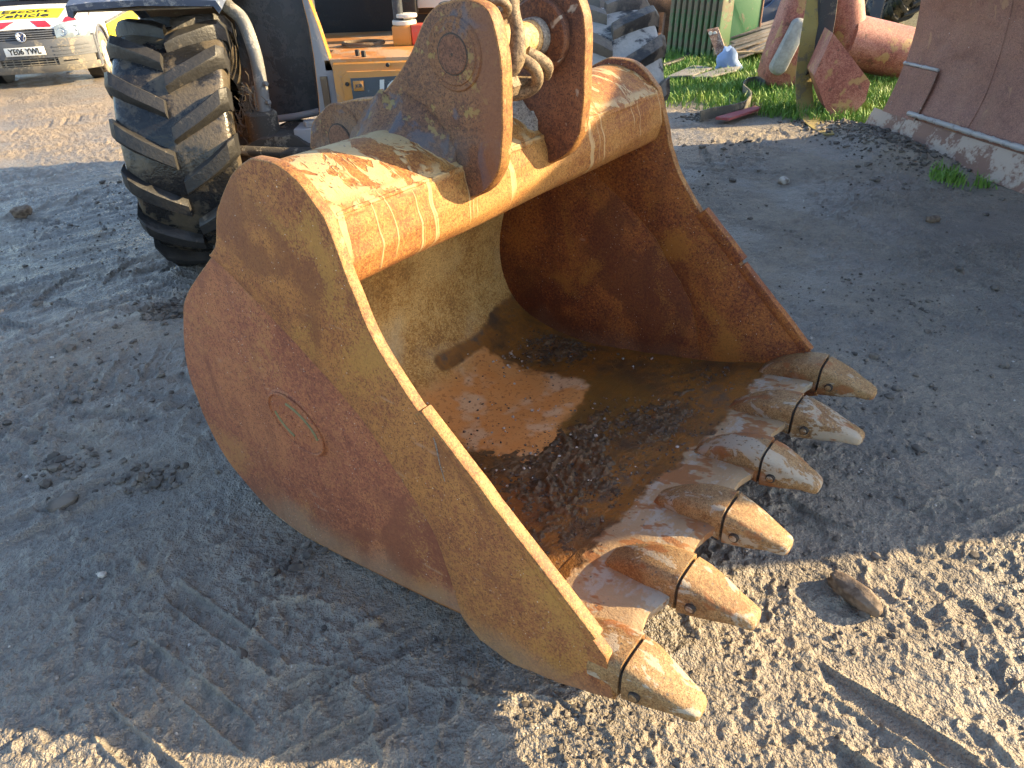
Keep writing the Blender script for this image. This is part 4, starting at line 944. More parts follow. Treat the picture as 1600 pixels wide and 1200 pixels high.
# cabin above the waist
cab = smoothline([(1.02, 1.05), (1.20, 1.22), (1.55, 1.60), (1.75, 1.74), (2.1, 1.80)], 4)+[(4.1, 1.82), (4.2, 1.0), (1.02, 1.0)]
add('cabin', me_prism(cab, -0.78, 0.78, 0.05, axis='x'), M_VWHITE, V)
vs = []; fs = []
for t in np.linspace(0.06, 0.97, 10):
    for x in np.linspace(-0.70+0.08*t, 0.70-0.08*t, 13):
        vs.append((x, 1.015+0.56*t+0.05*(x/0.7)**2-0.018, 1.052+0.58*t+0.012-0.02*(x/0.7)**2))
for i in range(9):
    for j in range(12): fs.append((i*13+j, i*13+j+1, (i+1)*13+j+1, (i+1)*13+j))
add('windscreen', me_from(vs, fs, 60), M_GLASS, V)
add('scuttle', me_prism([(0.985, 1.035), (1.05, 1.092), (1.07, 1.07), (1.0, 1.02)], -0.74, 0.74, 0.006, axis='x'), M_VBLACK, V)
add('side_window', me_prism([(1.45, 1.06), (1.85, 1.66), (2.5, 1.70), (2.5, 1.06)], 0.779, 0.786, 0.002, axis='x'), M_GLASS, V)
add('wiper', me_tube([(0.55, 1.03, 1.10), (0.2, 1.02, 1.105), (-0.1, 1.06, 1.15)], 0.010, 6), M_VBLACK, V)
def nose_strip(z0, z1, x0, x1, off0=0.0, off1=0.0, dep=0.05, n=40, bulge=0.0):
    """a band wrapped round the nose between heights z0..z1"""
    rings = []
    for x in np.linspace(x0, x1, n):
        y = yf(x)
        rings.append([(x, y-off0, z0), (x, y-(off0+off1)/2-bulge, (z0+z1)/2), (x, y-off1, z1), (x, y+dep, z1), (x, y+dep, z0)])
    return me_loft(rings, True, True, 40)
bp_ = add('bumper', nose_strip(0.40, 0.640, -0.86, 0.86, 0.055, 0.03, 0.10, 60, 0.012), M_BUMP, V)
add('bumper_lower', nose_strip(0.20, 0.298, -0.86, 0.86, 0.015, 0.045, 0.10, 60, 0.01), M_BUMPLOW, V)
for sd in (-1, 1):
    for k in range(3): add('bumper_rib', nose_strip(0.43+k*0.052, 0.447+k*0.052, sd*0.36, sd*0.80, 0.062, 0.062, 0.02, 16), M_BUMP, bp_)
    add('fog_panel', nose_strip(0.300, 0.398, sd*0.38, sd*0.82, 0.045, 0.050, 0.05, 16), M_BUMPLOW, bp_)
    add('fog_slot', nose_strip(0.335, 0.352, sd*0.44, sd*0.62, 0.049, 0.050, 0.01, 10), M_VBLACK, bp_)
    add('wheel_side_bumper', me_prism([(0.30, 0.22), (0.32, 0.655), (0.42, 0.66), (0.44, 0.22)], sd*0.84, sd*0.872, 0.006, axis='x'), M_BUMP, bp_)
add('lower_grille_backing', nose_strip(0.298, 0.400, -0.37, 0.37, 0.012, 0.012, 0.06, 16), M_VBLACK, bp_)
for k in range(3): add('lower_grille_bar', nose_strip(0.308+k*0.033, 0.320+k*0.033, -0.37, 0.37, 0.035, 0.035, 0.03, 16), M_BUMPLOW, bp_)
for k in range(7): add('lower_grille_bar', me_box(-0.33+k*0.11-0.008, -0.33+k*0.11+0.008, 0.0, 0.03, 0.30, 0.40, 0.002), M_BUMPLOW, bp_)
gr = add('grille', nose_strip(0.645, 0.760, -0.44, 0.44, 0.010, -0.03, 0.05, 20), M_VBLACK, V)
for k in range(4): add('grille_bar', nose_strip(0.652+k*0.028, 0.665+k*0.028, -0.44, 0.44, 0.030-k*0.011, 0.024-k*0.011, 0.02, 20), M_BUMP, gr)
# emblem on the grille: ring with V over W strokes
em_y = yf(0)-0.042; ez = 0.685
emv = add('emblem', me_cyl((0, em_y+0.012, ez), (0, -1, 0), 0.062, 0.012, 32, 0.003), m_plain('emblem_blue', (0.03, 0.06, 0.18), 0.3), V)
add('emblem_ring', me_tube([(0.060*math.cos(a), em_y-0.002, ez+0.060*math.sin(a)) for a in np.linspace(0, 2*math.pi, 32, endpoint=False)], 0.008, 8, closed=True), M_CHROME, emv)
add('emblem_stroke', me_tube([(-0.026, em_y-0.004, ez+0.050), (0, em_y-0.004, ez+0.006), (0.026, em_y-0.004, ez+0.050)], 0.0065, 6), M_CHROME, emv)
add('emblem_stroke', me_tube([(-0.046, em_y-0.004, ez+0.028), (-0.022, em_y-0.004, ez-0.044), (0, em_y-0.004, ez-0.006), (0.022, em_y-0.004, ez-0.044), (0.046, em_y-0.004, ez+0.028)], 0.0065, 6), M_CHROME, emv)
np_ = add('number_plate', me_box(-0.26, 0.26, yf(0)-0.090, yf(0)-0.072, 0.445, 0.556, 0.003), M_PLATE, V)
add('plate_letters', text_me('YE06 YWL', 0.105, 0, 0.0015, 0.003), M_VBLACK, np_, (0, yf(0)-0.0915, 0.500), (rad(90), 0, 0), (0.88, 1, 1))
for sd in (-1, 1):
    # headlamp: lens pod wrapped round the nose corner with two reflectors
    rings = []
    for x in np.linspace(0.44, 0.83, 16):
        y = yf(x); t = (x-0.44)/0.39
        zb = 0.640-0.01*t; zt = 0.795+0.07*math.sin(t*2.2)-0.03*t
        rings.append([(sd*x, y-0.032, zb), (sd*x, y-0.030, zb*0.5+zt*0.5), (sd*x, y+0.028, zt), (sd*x, y+0.10, zt), (sd*x, y+0.10, zb)])
    hl = add('headlamp', me_loft(rings, True, True, 45), M_LENS, V)
    for x, rr in ((0.54, 0.055), (0.70, 0.062)):
        add('reflector', me_tube([(sd*(x+rr*math.cos(a)), yf(x)-0.030+0.02*math.sin(a)*0.5+0.10*rr*math.cos(a), 0.722+rr*math.sin(a)) for a in np.linspace(0, 2*math.pi, 20, endpoint=False)], 0.006, 6, closed=True), M_CHROME, hl)
        add('bulb', me_cyl((sd*x, yf(x)-0.026, 0.722), (0, -1, 0), 0.018, 0.012, 16, 0.003), M_CHROME, hl)
    # wheels
    rings = []; prof = smoothline([(-0.085, 0.20), (-0.095, 0.26), (-0.085, 0.305), (-0.05, 0.318), (0.05, 0.318), (0.085, 0.305), (0.095, 0.26), (0.085, 0.20)], 3)
    for yy in (0.80, 3.45):
        wh = add('wheel', me_loft([[(x, r*math.cos(2*math.pi*k/48), r*math.sin(2*math.pi*k/48)) for x, r in prof] for k in range(49)], False, False, 45), M_VTYRE, V, (sd*0.775, yy, 0.318))
        add('hubcap', me_cyl((sd*0.05, 0, 0), (sd, 0, 0), 0.205, 0.035, 32, 0.012), M_HUB, wh)
        for k in range(6):
            a = 2*math.pi*k/6; add('hub_slot', me_cyl((sd*0.080, 0.135*math.cos(a), 0.135*math.sin(a)), (sd, 0, 0), 0.026, 0.0065, 10, 0.002), M_VBLACK, wh)
# films on the bonnet, laid on its skin
def film(name, quad, mat, off=0.006, n=8):
    """quad: corners in (x,t)"""
    vs = []; fs = []; (a, b, c, d) = [np.array(q) for q in quad]
    for i in range(n+1):
        for j in range(n+1):
            u_, v_ = i/n, j/n; p = (a*(1-u_)+b*u_)*(1-v_)+(d*(1-u_)+c*u_)*v_; q = bon(p[0], p[1]); vs.append((q[0], q[1]-off*0.5, q[2]+off))
    for i in range(n):
        for j in range(n): fs.append((i*(n+1)+j, (i+1)*(n+1)+j, (i+1)*(n+1)+j+1, i*(n+1)+j+1))
    return add(name, me_from(vs, fs, 60), mat, V)
yl = film('yellow_panel', [(-0.62, 0.30), (0.46, 0.30), (0.49, 0.72), (-0.62, 0.72)], M_VYEL)
def bonnet_text(body, size, x, t, sx_):
    me = text_me(body, size, 0.0, 0.0, 0.004)
    for v in me.vertices:
        q = bon(x+v.co.x*sx_, t+v.co.y); v.co = (q[0], q[1]-0.006, q[2]+0.0105)
    me.update(); o = add('letters', me, M_VBLACK, yl); return o
bonnet_text('Escort', 0.21, -0.02, 0.60, 1.20); bonnet_text('Vehicle', 0.21, -0.04, 0.41, 1.20)
for sd in (-1, 1):
    film('red_stripe', [(sd*0.10, 0.20), (sd*0.30, 0.20), (sd*0.40, 0.02), (sd*0.22, 0.02)], M_VRED)
    film('red_stripe', [(sd*0.52, 0.14), (sd*0.70, 0.20), (sd*0.63, 0.36), (sd*0.54, 0.34)], M_VRED)
    film('red_stripe', [(sd*0.62, 0.50), (sd*0.72, 0.56), (sd*0.755, 0.80), (sd*0.655, 0.76)], M_VRED)

# ================================================================== SCRAPER BLADE on the right
b0 = gnd(1345, 206); b1 = gnd(1600, 302); bdir = Vector((b1.x-b0.x, b1.y-b0.y, 0)).normalized(); BLEN = 4.75
M_BLADE = m_simple_rust('blade_matt_red_rust', (0.125, 0.050, 0.038), (0.175, 0.070, 0.050), (0.22, 0.098, 0.066), 1.6, 60, 33.0, 0.62)
def m_blade():
    n = NT('blade_matt_red_rust_streaked'); col, g = rust_base(n, (0.185, 0.078, 0.055), (0.245, 0.106, 0.072), (0.29, 0.135, 0.090), 1.5, 70, 33.0)
    s = n.noise(14, 4, v=n.scale(n.P, (1.0, 0.2, 0.14)), off=2); col = n.mix(n.mul(n.step(s, 0.54, 0.70), 0.5), col, (0.24, 0.12, 0.075))
    s2 = n.noise(7, 5, 0.7, v=n.scale(n.P, (1.0, 0.3, 0.5)), off=9); col = n.mix(n.mul(n.step(s2, 0.63, 0.67), 0.8), col, (0.36, 0.19, 0.10))
    s3 = n.noise(16, 4, 0.7, off=19); col = n.mix(n.mul(n.step(s3, 0.71, 0.73), 0.9), col, (0.48, 0.42, 0.38))
    return n.done(col, 0.58, n.bump(g, 0.3, 0.004, n.bump(n.noise(2.6, 3, 0.5, off=6), 0.6, 0.06)))
M_BLADE = m_blade()
M_CUT = m_dirty('blade_cutting_edge_dried_mud', (0.22, 0.12, 0.085), (0.46, 0.38, 0.31), 0.44, 0.7, 5, 4.0, 0.85, 0.5)
M_WELDGREY = m_dirty('grey_white_weld', (0.42, 0.40, 0.38), (0.25, 0.2, 0.17), 0.58, 0.6, 14, 5.0, 0.8, 0.8)
BL = thing('scraper_blade', 'long curved rust red scraper blade standing at the right edge', 'blade', (b0.x, b0.y, 0), math.atan2(bdir.y, bdir.x))
# local x along the blade towards the viewer, local -y towards the yard (viewer's left), z up
prof = smoothline([(0.090, 0.15), (0.125, 0.24), (0.20, 0.50), (0.225, 0.85), (0.175, 1.20), (0.06, 1.58), (-0.08, 1.95), (-0.22, 2.55)], 6)
def bl_loft(p, x0, x1, th, n=2):
    rings = []
    for i in range(n+1):
        x = x0+(x1-x0)*i/n; rings.append([(x, y, z) for y, z in p]+[(x, y+th, z) for y, z in p[::-1]])
    return me_loft(rings, True, True, 35)
sgn = 1
add('mouldboard', bl_loft(prof, 0.085, BLEN, 0.03, 24), M_BLADE, BL)
# seam joints on the face
for xs_j in (1.02, 2.35, 3.6):
    add('plate_joint', me_tube([(xs_j+0.012*math.sin(z*5), y-0.001, z) for y, z in prof[2:]], 0.005, 6), M_BLADE, BL)
pt = [p for p in smoothline([(0.105, 0.19), (0.125, 0.24), (0.175, 0.40), (0.205, 0.55)], 5)]
add('doubler_plate', bl_loft([(y-0.018, z) for y, z in pt], 0.10, 0.50, 0.016, 4), M_BLADE, BL)
add('weld_bar', me_bead([(0.10+0.02*i, 0.19, 0.565) for i in range(21)], 0.013, 4), M_WELDGREY, BL)
add('weld_bar', me_bead([(0.505, y-0.018, z) for y, z in pt], 0.006, 5), M_CUT, BL)
for k, (x0, x1, dz_) in enumerate(((-0.02, 0.40, -0.01), (0.408, 2.0, -0.006), (2.01, 3.4, -0.006), (3.41, BLEN, -0.006))):
    e = me_prism([(0.0, 0.0+dz_), (0.022, -0.012+dz_), (0.120, 0.19+dz_), (0.092, 0.205+dz_)], x0, x1, 0.004, axis='x')
    add('cutting_edge', e, M_CUT, BL)
add('edge_weld', me_bead([(0.42+0.03*i, 0.088, 0.235) for i in range(140)], 0.020, 6), M_WELDGREY, BL)
for xr in (0.6, 2.3, 4.2):
    add('back_rib', me_prism([(0.26, 0.1), (0.30, 0.85), (0.22, 1.4), (0.45, 1.2), (0.6, 0.5), (0.5, 0.05)], xr, xr+0.04, 0.003, axis='x'), M_BLADE, BL)
add('back_beam', me_box(0.4, BLEN-0.3, 0.30, 0.55, 0.25, 0.5, 0.02), M_BLADE, BL)

# ================================================================== RED ATTACHMENT, PAD AND STRAPS
def m_pink(name, seed):
    n = NT(name); col, g = rust_base(n, (0.24, 0.070, 0.050), (0.34, 0.115, 0.080), (0.42, 0.18, 0.13), 2.4, 50, seed)
    q = n.noise(5, 6, 0.66, off=seed+3); col = n.mix(n.mul(n.step(q, 0.57, 0.63), 0.75), col, (0.40, 0.25, 0.09))
    q2 = n.noise(9, 6, 0.7, off=seed+6); col = n.mix(n.mul(n.step(q2, 0.62, 0.66), 0.8), col, (0.13, 0.055, 0.035))
    return n.done(col, 0.62, n.bump(n.add(g, q), 0.4, 0.006))
M_PINK = m_pink('faded_red_paint', 2.0); M_PINK2 = m_pink('faded_red_paint_b', 9.0)
M_PAD = m_plain('weathered_grey_rubber', (0.34, 0.33, 0.30), 0.85, 0, 0.6, 40, 0.35)
RA = thing('red_attachment', 'faded red steel attachment with tubes and a wedge behind the blade', 'attachment', tuple(gnd(1290, 150)))
RA.location.z = 0
ro = Vector(RA.location)
def ral(v): return tuple(Vector(v)-ro)
# flat rounded arm leaning up to the right
Ya = 8.35
armp = [at(x, y, Ya) for x, y in ((1196, 118), (1206, 84), (1222, 40), (1236, 0), (1252, -60), (1320, -60), (1306, 0), (1286, 60), (1262, 122), (1240, 142), (1214, 143), (1200, 134))]
add('arm', me_prism([(p.x-ro.x, p.z-ro.z) for p in armp], Ya-ro.y, Ya-ro.y+0.35, 0.06, 60), M_PINK, RA)
# wedge jaw: four sided tapering box
Yw = 6.95
def wq(pts, Y): return [ral(at(x, y, Y)) for x, y in pts]
near = wq(((1302, 52), (1360, 128), (1352, 158), (1322, 190), (1305, 192), (1290, 170), (1272, 118)), Yw)
farr = [(p[0]+0.10, p[1]+0.45, p[2]) for p in near]
add('wedge_jaw', me_loft([near, farr], True, True, 25), M_PINK2, RA)
shd = wq(((1352, 130), (1361, 133), (1362, 150), (1350, 176), (1328, 190), (1322, 188)), Yw-0.01)
# cross tube and its elbow
Yt = 8.6
add('cross_tube', me_tube([ral(at(1318, 62, Yt)), ral(at(1370, 74, Yt)), ral(at(1480, 100, Yt))], 0.27, 28), M_PINK, RA)
add('elbow', me_tube(smoothline([ral(at(1312, -60, Yt+0.05)), ral(at(1318, 0, Yt)), ral(at(1322, 40, Yt)), ral(at(1330, 70, Yt))], 6), 0.20, 24), M_PINK, RA)
add('tube_foot', me_box(at(1420, 100, Yt).x-ro.x-0.1, at(1420, 100, Yt).x-ro.x+0.1, Yt-ro.y-0.2, Yt-ro.y+0.2, 0, 0.35, 0.02), M_PINK, RA)
# rubber pad on the arm
p0, p1 = at(1247, 42, Ya-0.03), at(1216, 104, Ya-0.03)
cap = []
d_ = (p1-p0); L_ = d_.length; d_.normalize(); s_ = Vector((0, -1, 0)).cross(d_).normalized()
for k in range(28):
    a = 2*math.pi*k/28; cap.append((p0 if math.sin(a) < 0 else p1)+s_*(math.cos(a)*0.085)+d_*(math.sin(a)*0.085))
rg = [[p+Vector((0, dy, 0))+(((p0+p1)/2-p)*k) for p in cap] for dy, k in ((0.05, 0), (-0.03, 0), (-0.055, 0.05), (-0.062, 0.16))]
pad = add('rubber_pad', me_loft(rg, True, True, 50), M_PAD); tag(pad, 'long grey rubber pad with rounded ends on the red arm', 'pad')
M_STRAPY = m_dirty('yellow_green_webbing', (0.29, 0.22, 0.065), (0.17, 0.14, 0.09), 0.50, 0.85, 9, 1.0, 0.8, 0.5)
M_STRAPK = m_dirty('black_muddy_webbing', (0.045, 0.043, 0.040), (0.16, 0.14, 0.10), 0.55, 0.85, 9, 2.0, 0.8, 0.5)
def ribbon(path, w, th=0.006, wdir=None):
    path = [Vector(p) for p in path]; rings = []
    for i, p in enumerate(path):
        t = (path[min(i+1, len(path)-1)]-path[max(i-1, 0)]).normalized(); wd = Vector(wdir[i] if isinstance(wdir, list) else (wdir or (1, 0, 0))); wd = (wd-t*wd.dot(t)).normalized(); nn = t.cross(wd)
        rings.append([p-wd*w/2, p+wd*w/2, p+wd*w/2+nn*th, p-wd*w/2+nn*th])
    return me_loft(rings, True, True, 40)
sp = smoothline([tuple(at(1281, -50, 7.7)), tuple(at(1272, 10, 7.6)), tuple(at(1262, 70, 7.5)), tuple(at(1256, 120, 7.42)), tuple(at(1257, 155, 7.3)), tuple(gnd(1262, 178, 0.03)), tuple(gnd(1280, 198, 0.02)), tuple(gnd(1305, 211, 0.03))], 6)
s1 = add('lifting_strap', ribbon(sp, 0.17, 0.008, (1, 0.1, 0)), M_STRAPY); tag(s1, 'faded yellow webbing strap hanging down to the mud beside the wedge', 'strap')
sp = smoothline([tuple(at(1300, -50, 7.55)), tuple(at(1294, 20, 7.5)), tuple(at(1285, 70, 7.46)), tuple(at(1274, 104, 7.42)), tuple(at(1268, 108, 7.44)), tuple(at(1264, 96, 7.50)), tuple(at(1268, 60, 7.56)), tuple(at(1280, 0, 7.6)), tuple(at(1288, -50, 7.65))], 6)
s2 = add('lifting_strap', ribbon(sp, 0.15, 0.008, (0.75, -0.65, 0)), M_STRAPK); tag(s2, 'black muddy webbing strap hanging in a loop over the wedge', 'strap')

# ================================================================== SMALL THINGS IN THE FAR RIGHT
# loop of old belt on the mud and the red board under it
M_BELT = m_dirty('grey_rubber_belt', (0.10, 0.095, 0.08), (0.22, 0.19, 0.14), 0.5, 0.8, 9, 3.0)
bpth = smoothline([tuple(gnd(1093, 182, 0.045)), tuple(gnd(1110, 177, 0.05)), tuple(gnd(1140, 172, 0.055)), tuple(gnd(1163, 165, 0.055)), tuple(gnd(1172, 152, 0.06)), tuple(gnd(1160, 138, 0.06)), tuple(gnd(1168, 129, 0.06)), tuple(gnd(1185, 127, 0.06)), tuple(gnd(1196, 132, 0.06))], 6)
bel = add('rubber_belt', ribbon(bpth, 0.10, 0.012, (0, 0, 1)), M_BELT); tag(bel, 'strip of grey rubber belt curling on edge at the turf margin', 'belt')
M_REDBOARD = m_dirty('dusky_red_board', (0.30, 0.07, 0.075), (0.22, 0.16, 0.13), 0.55, 0.7, 9, 4.0)
rb = [gnd(1118, 186, 0.03), gnd(1180, 168, 0.03), gnd(1190, 171, 0.03), gnd(1140, 188, 0.03)]
o = add('red_board', me_prism([(p.x, p.y) for p in rb], 0.025, 0.05, 0.003, axis='z'), M_REDBOARD); tag(o, 'dusky red flat board half buried beside the rubber belt', 'board')
M_MAT = m_dirty('grey_weathered_sheet', (0.19, 0.18, 0.165), (0.12, 0.11, 0.09), 0.55, 0.8, 6, 5.0)
for (pts, lab) in ((((1042, 122), (1083, 104), (1114, 108), (1082, 120)), 'grey weathered sheet lying on the grass in front of the weights'), (((1080, 123), (1120, 110), (1160, 103), (1150, 112), (1110, 122)), 'narrow grey sheet lying on the grass in front of the pallet')):
    pp_ = [gnd(x, y, 0.06) for x, y in pts]; zz = 0.06
    o = add('ground_sheet', me_prism([(p.x, p.y) for p in pp_], zz, zz+0.02, 0.003, axis='z'), M_MAT); tag(o, lab, 'sheet', 'sheets on the grass')
# green suitcase weights: each slab is its own casting
M_GREEN = m_dirty('green_weight_paint', (0.018, 0.115, 0.038), (0.13, 0.10, 0.07), 0.52, 0.5, 4, 6.0, 0.85, 0.3)
M_GREEND = m_dirty('green_weight_paint_faded', (0.075, 0.145, 0.06), (0.17, 0.125, 0.09), 0.48, 0.55, 5, 7.0, 0.85, 0.3)
wr = gnd(1071, 88); 
slab = me_prism([(-0.33, 0.02), (-0.31, 0.0), (0.26, 0.0), (0.30, 0.05), (0.30, 0.30), (0.22, 0.36), (0.22, 0.50), (0.36, 0.54), (0.34, 0.86), (0.28, 0.92), (-0.24, 0.92), (-0.30, 0.86)], -0.032, 0.032, 0.008)
wdirn = rad(-56)
NW = 9
for k in range(NW):
    c_ = Vector((wr.x+0.02+k*0.062, wr.y+0.30-k*0.080, 0.0))
    lab = ('green tractor weight at the far left end of its row', 'second green tractor weight from the left end of its row', 'third green tractor weight from the left end of its row', 'fourth green tractor weight from the left end of its row', 'middle slab of the nine green tractor weights', 'fourth green tractor weight from the right end of its row', 'third green tractor weight from the right end of its row', 'second green tractor weight from the right end of its row', 'green tractor weight at the right end of its row, whole side showing')[k]
    w = thing('tractor_weight', lab, 'weight', c_, rad(38), 'green tractor weights stood in a row')
    add('casting', slab, M_GREEND, w)
    add('lifting_eye', me_cyl((-0.16, -0.036, 0.72), (0, 1, 0), 0.026, 0.008, 12, 0.002), M_BLACKIN, w)
gbp = gnd(1122, 92)
GB = thing('green_ballast_block', 'tall bright green ballast block with rusted end beside the row of weights', 'ballast', (gbp.x+0.12, gbp.y+0.25, 0), rad(22))
add('block', me_prism([(-0.34, 0.0), (0.34, 0.0), (0.34, 1.0), (-0.34, 1.0), (-0.34, 0.72), (-0.18, 0.70), (-0.18, 0.55), (-0.34, 0.53)], -0.30, 0.30, 0.02), M_GREEN, GB)
for k in range(5): add('rib', me_box(-0.33, 0.33, -0.27+k*0.12, -0.21+k*0.12, 0.995, 1.06, 0.01), M_GREEND, GB)
add('rusted_corner', me_box(0.33, 0.355, -0.31, 0.29, 0.02, 0.99, 0.006), m_simple_rust('rust_flange', (0.12, 0.055, 0.035), (0.2, 0.10, 0.06), (0.28, 0.15, 0.09), seed=40.0), GB)
# rusty drilled strap leaning on the weights, blue rag
lr = [at(1105, 48, 10.0), at(1122, 44, 10.0), at(1136, 84, 9.75), at(1121, 90, 9.75)]
o = add('steel_strip', me_loft([[tuple(p) for p in lr], [tuple(p+Vector((0.01, 0.04, 0.01))) for p in lr]], True, True, 25), m_simple_rust('rust_strip', (0.11, 0.05, 0.032), (0.19, 0.09, 0.05), (0.42, 0.33, 0.25), seed=43.0)); tag(o, 'rusty drilled steel strip leaning against the green weights', 'steel strip')
for dx in (-2, 5):
    q_ = at(1112+dx, 52, 9.97); add('bolt_hole', me_cyl(q_+Vector((0, -0.015, 0)), (0, 1, 0), 0.024, 0.02, 12, 0.002), M_WHITEP, o)
M_RAG = m_plain('pale_blue_plastic', (0.22, 0.33, 0.58), 0.5, 0, 0.3, 20, 0.3)
q_ = at(1136, 92, 9.6); rgv = []
for i in range(9):
    t = i/8; ww = 0.13*(0.5+math.sin(t*2.6)); rgv.append([(q_.x+0.05*t-ww*math.cos(a)*0.9+0.02*math.sin(i*2), q_.y-0.02+0.07*math.sin(a), q_.z+0.12-0.42*t+0.03*math.cos(a*3)) for a in np.linspace(0, 2*math.pi, 14, endpoint=False)])
o = add('plastic_sack', me_loft(rgv, True, True, 50), M_RAG); tag(o, 'crumpled pale blue plastic sack between weights and pallet', 'sack')
# pallet with loose boards heaped on it
M_WOOD = m_dirty('weathered_grey_wood', (0.20, 0.165, 0.125), (0.33, 0.29, 0.24), 0.5, 0.8, 5, 8.0, 0.6, 0.4)
M_WOODN = m_dirty('newer_tan_pallet_wood', (0.38, 0.27, 0.15), (0.24, 0.2, 0.15), 0.56, 0.75, 5, 9.0, 0.6, 0.3)
pc = gnd(1162, 100)
PA = thing('wooden_pallet', 'wooden pallet on the grass under a heap of loose boards', 'pallet', (pc.x+0.25, pc.y+0.30, 0.03), rad(6))
for k in range(6): add('deck_board', me_box(-0.60, 0.60, -0.40+k*0.155, -0.30+k*0.155, 0.115, 0.137, 0.003), M_WOODN, PA)
for sx_ in (-0.52, 0.0, 0.52):
    for sy_ in (-0.36, 0.0, 0.40): add('block', me_box(sx_-0.07, sx_+0.07, sy_-0.05, sy_+0.05, 0.022, 0.114, 0.004), M_WOODN, PA)
    add('bottom_board', me_box(sx_-0.05, sx_+0.05, -0.42, 0.46, 0.0, 0.021, 0.003), M_WOODN, PA)
r_ = np.random.default_rng(21); bd = me_box(-0.62, 0.62, -0.048, 0.048, 0.0, 0.022, 0.003)
where = ('lowest and nearest board of the heap on the pallet', 'board second from the front of the heap on the pallet', 'board third from the front of the heap on the pallet', 'steepest board of the heap on the pallet', 'board at the back of the heap on the pallet', 'topmost grey board across the heap on the pallet', 'long grey board overhanging the right end of the heap')
for k, lab in enumerate(where):
    o = add('loose_board', bd, M_WOOD, None, (pc.x+0.32+0.03*k, pc.y+0.02+0.11*k, 0.20+0.033*k), (rad(r_.uniform(-7, 7)), rad(-9-r_.uniform(0, 6)), rad(16+r_.uniform(-9, 9)))); tag(o, lab, 'board', 'loose boards on the pallet')
# blue implement, rusty bracket, dark scrap and spare tyre further back
M_DBLUE = m_dirty('dark_blue_paint', (0.030, 0.050, 0.10), (0.10, 0.10, 0.10), 0.55, 0.5, 5, 10.0, 0.7)
q0 = gnd(1180, 68)
BI = thing('blue_implement', 'dark blue steel implement with pivot lugs behind the pallet', 'implement', (q0.x+0.1, q0.y+0.5, 0), rad(8))
for sy_ in (-0.3, 0.3):
    add('side_frame', me_prism(smoothline([(-0.75, 0.0), (-0.78, 0.45), (-0.55, 0.62), (-0.30, 0.52), (0.0, 0.48), (0.20, 0.62), (0.50, 0.60), (0.75, 0.40), (0.80, 0.0)], 4), sy_-0.03, sy_+0.03, 0.008), M_DBLUE, BI)
add('cross_tube', me_tube([(0.48, -0.55, 0.42), (0.48, 0.45, 0.42)], 0.14, 24), M_BLACKIN, BI)
add('pivot_cap', me_cyl((0.48, -0.60, 0.42), (0, 1, 0), 0.10, 0.06, 24, 0.008), M_GREYPIPE, BI)
add('base_frame', me_box(-0.8, 0.8, -0.35, 0.35, 0.02, 0.20, 0.02), M_DBLUE, BI)
q0 = gnd(1032, 80)
RB = thing('rusty_bracket', 'dark rusty steel bracket standing beside the right hand tyre', 'bracket', (q0.x+0.0, q0.y+0.15, 0), rad(12))
M_DRUST = m_simple_rust('dark_rust', (0.05, 0.026, 0.02), (0.09, 0.042, 0.028), (0.14, 0.07, 0.045), seed=50.0)
add('upright', me_prism([(-0.30, 0.62), (-0.30, 0.80), (-0.10, 0.74), (0.0, 0.70), (0.14, 0.74), (0.34, 0.78), (0.30, 0.0), (0.02, 0.0), (0.06, 0.50), (-0.16, 0.52)], -0.04, 0.04, 0.008), M_DRUST, RB)
add('upright', me_prism([(-0.30, 0.62), (-0.30, 0.80), (-0.10, 0.74), (0.0, 0.70), (0.14, 0.74), (0.34, 0.78), (0.30, 0.0), (0.02, 0.0), (0.06, 0.50), (-0.16, 0.52)], 0.40, 0.48, 0.008), M_DRUST, RB)
add('cross_plate', me_box(0.05, 0.28, -0.04, 0.44, 0.1, 0.18, 0.01), M_DRUST, RB)
# pile of dark scrap: girders and pipes behind
scrap = [((1010, 12), 14.5, 1.3, 20, 18, 'pipe'), ((1036, 8), 14.2, 1.0, -35, 35, 'girder'), ((1060, 6), 13.8, 1.1, 50, 48, 'pipe'), ((1020, 22), 13.4, 0.9, -12, 8, 'girder'), ((1165, 12), 14.8, 1.3, 8, 5, 'girder'), ((1195, 6), 14.6, 1.0, -40, 30, 'pipe'), ((1045, 26), 13.0, 0.8, 30, 26, 'pipe'), ((1370, 20), 12.5, 1.0, 60, 70, 'girder'), ((1345, 25), 12.8, 0.8, -60, 75, 'pipe')]
sl = ('dark pipe lying in scrap far behind the right tyre', 'steep dark girder in scrap behind the right tyre', 'pale tipped pipe leaning behind the green weights', 'low dark girder in scrap behind the right tyre', 'long dark girder lying behind the blue implement', 'pale pipe leaning behind the blue implement', 'pipe leaning against the green weights from behind', 'dark girder standing behind the red cross tube', 'brown pipe standing behind the red elbow')
M_SCRAP = m_dirty('dark_scrap_steel', (0.04, 0.04, 0.045), (0.13, 0.10, 0.08), 0.54, 0.6, 5, 11.0)
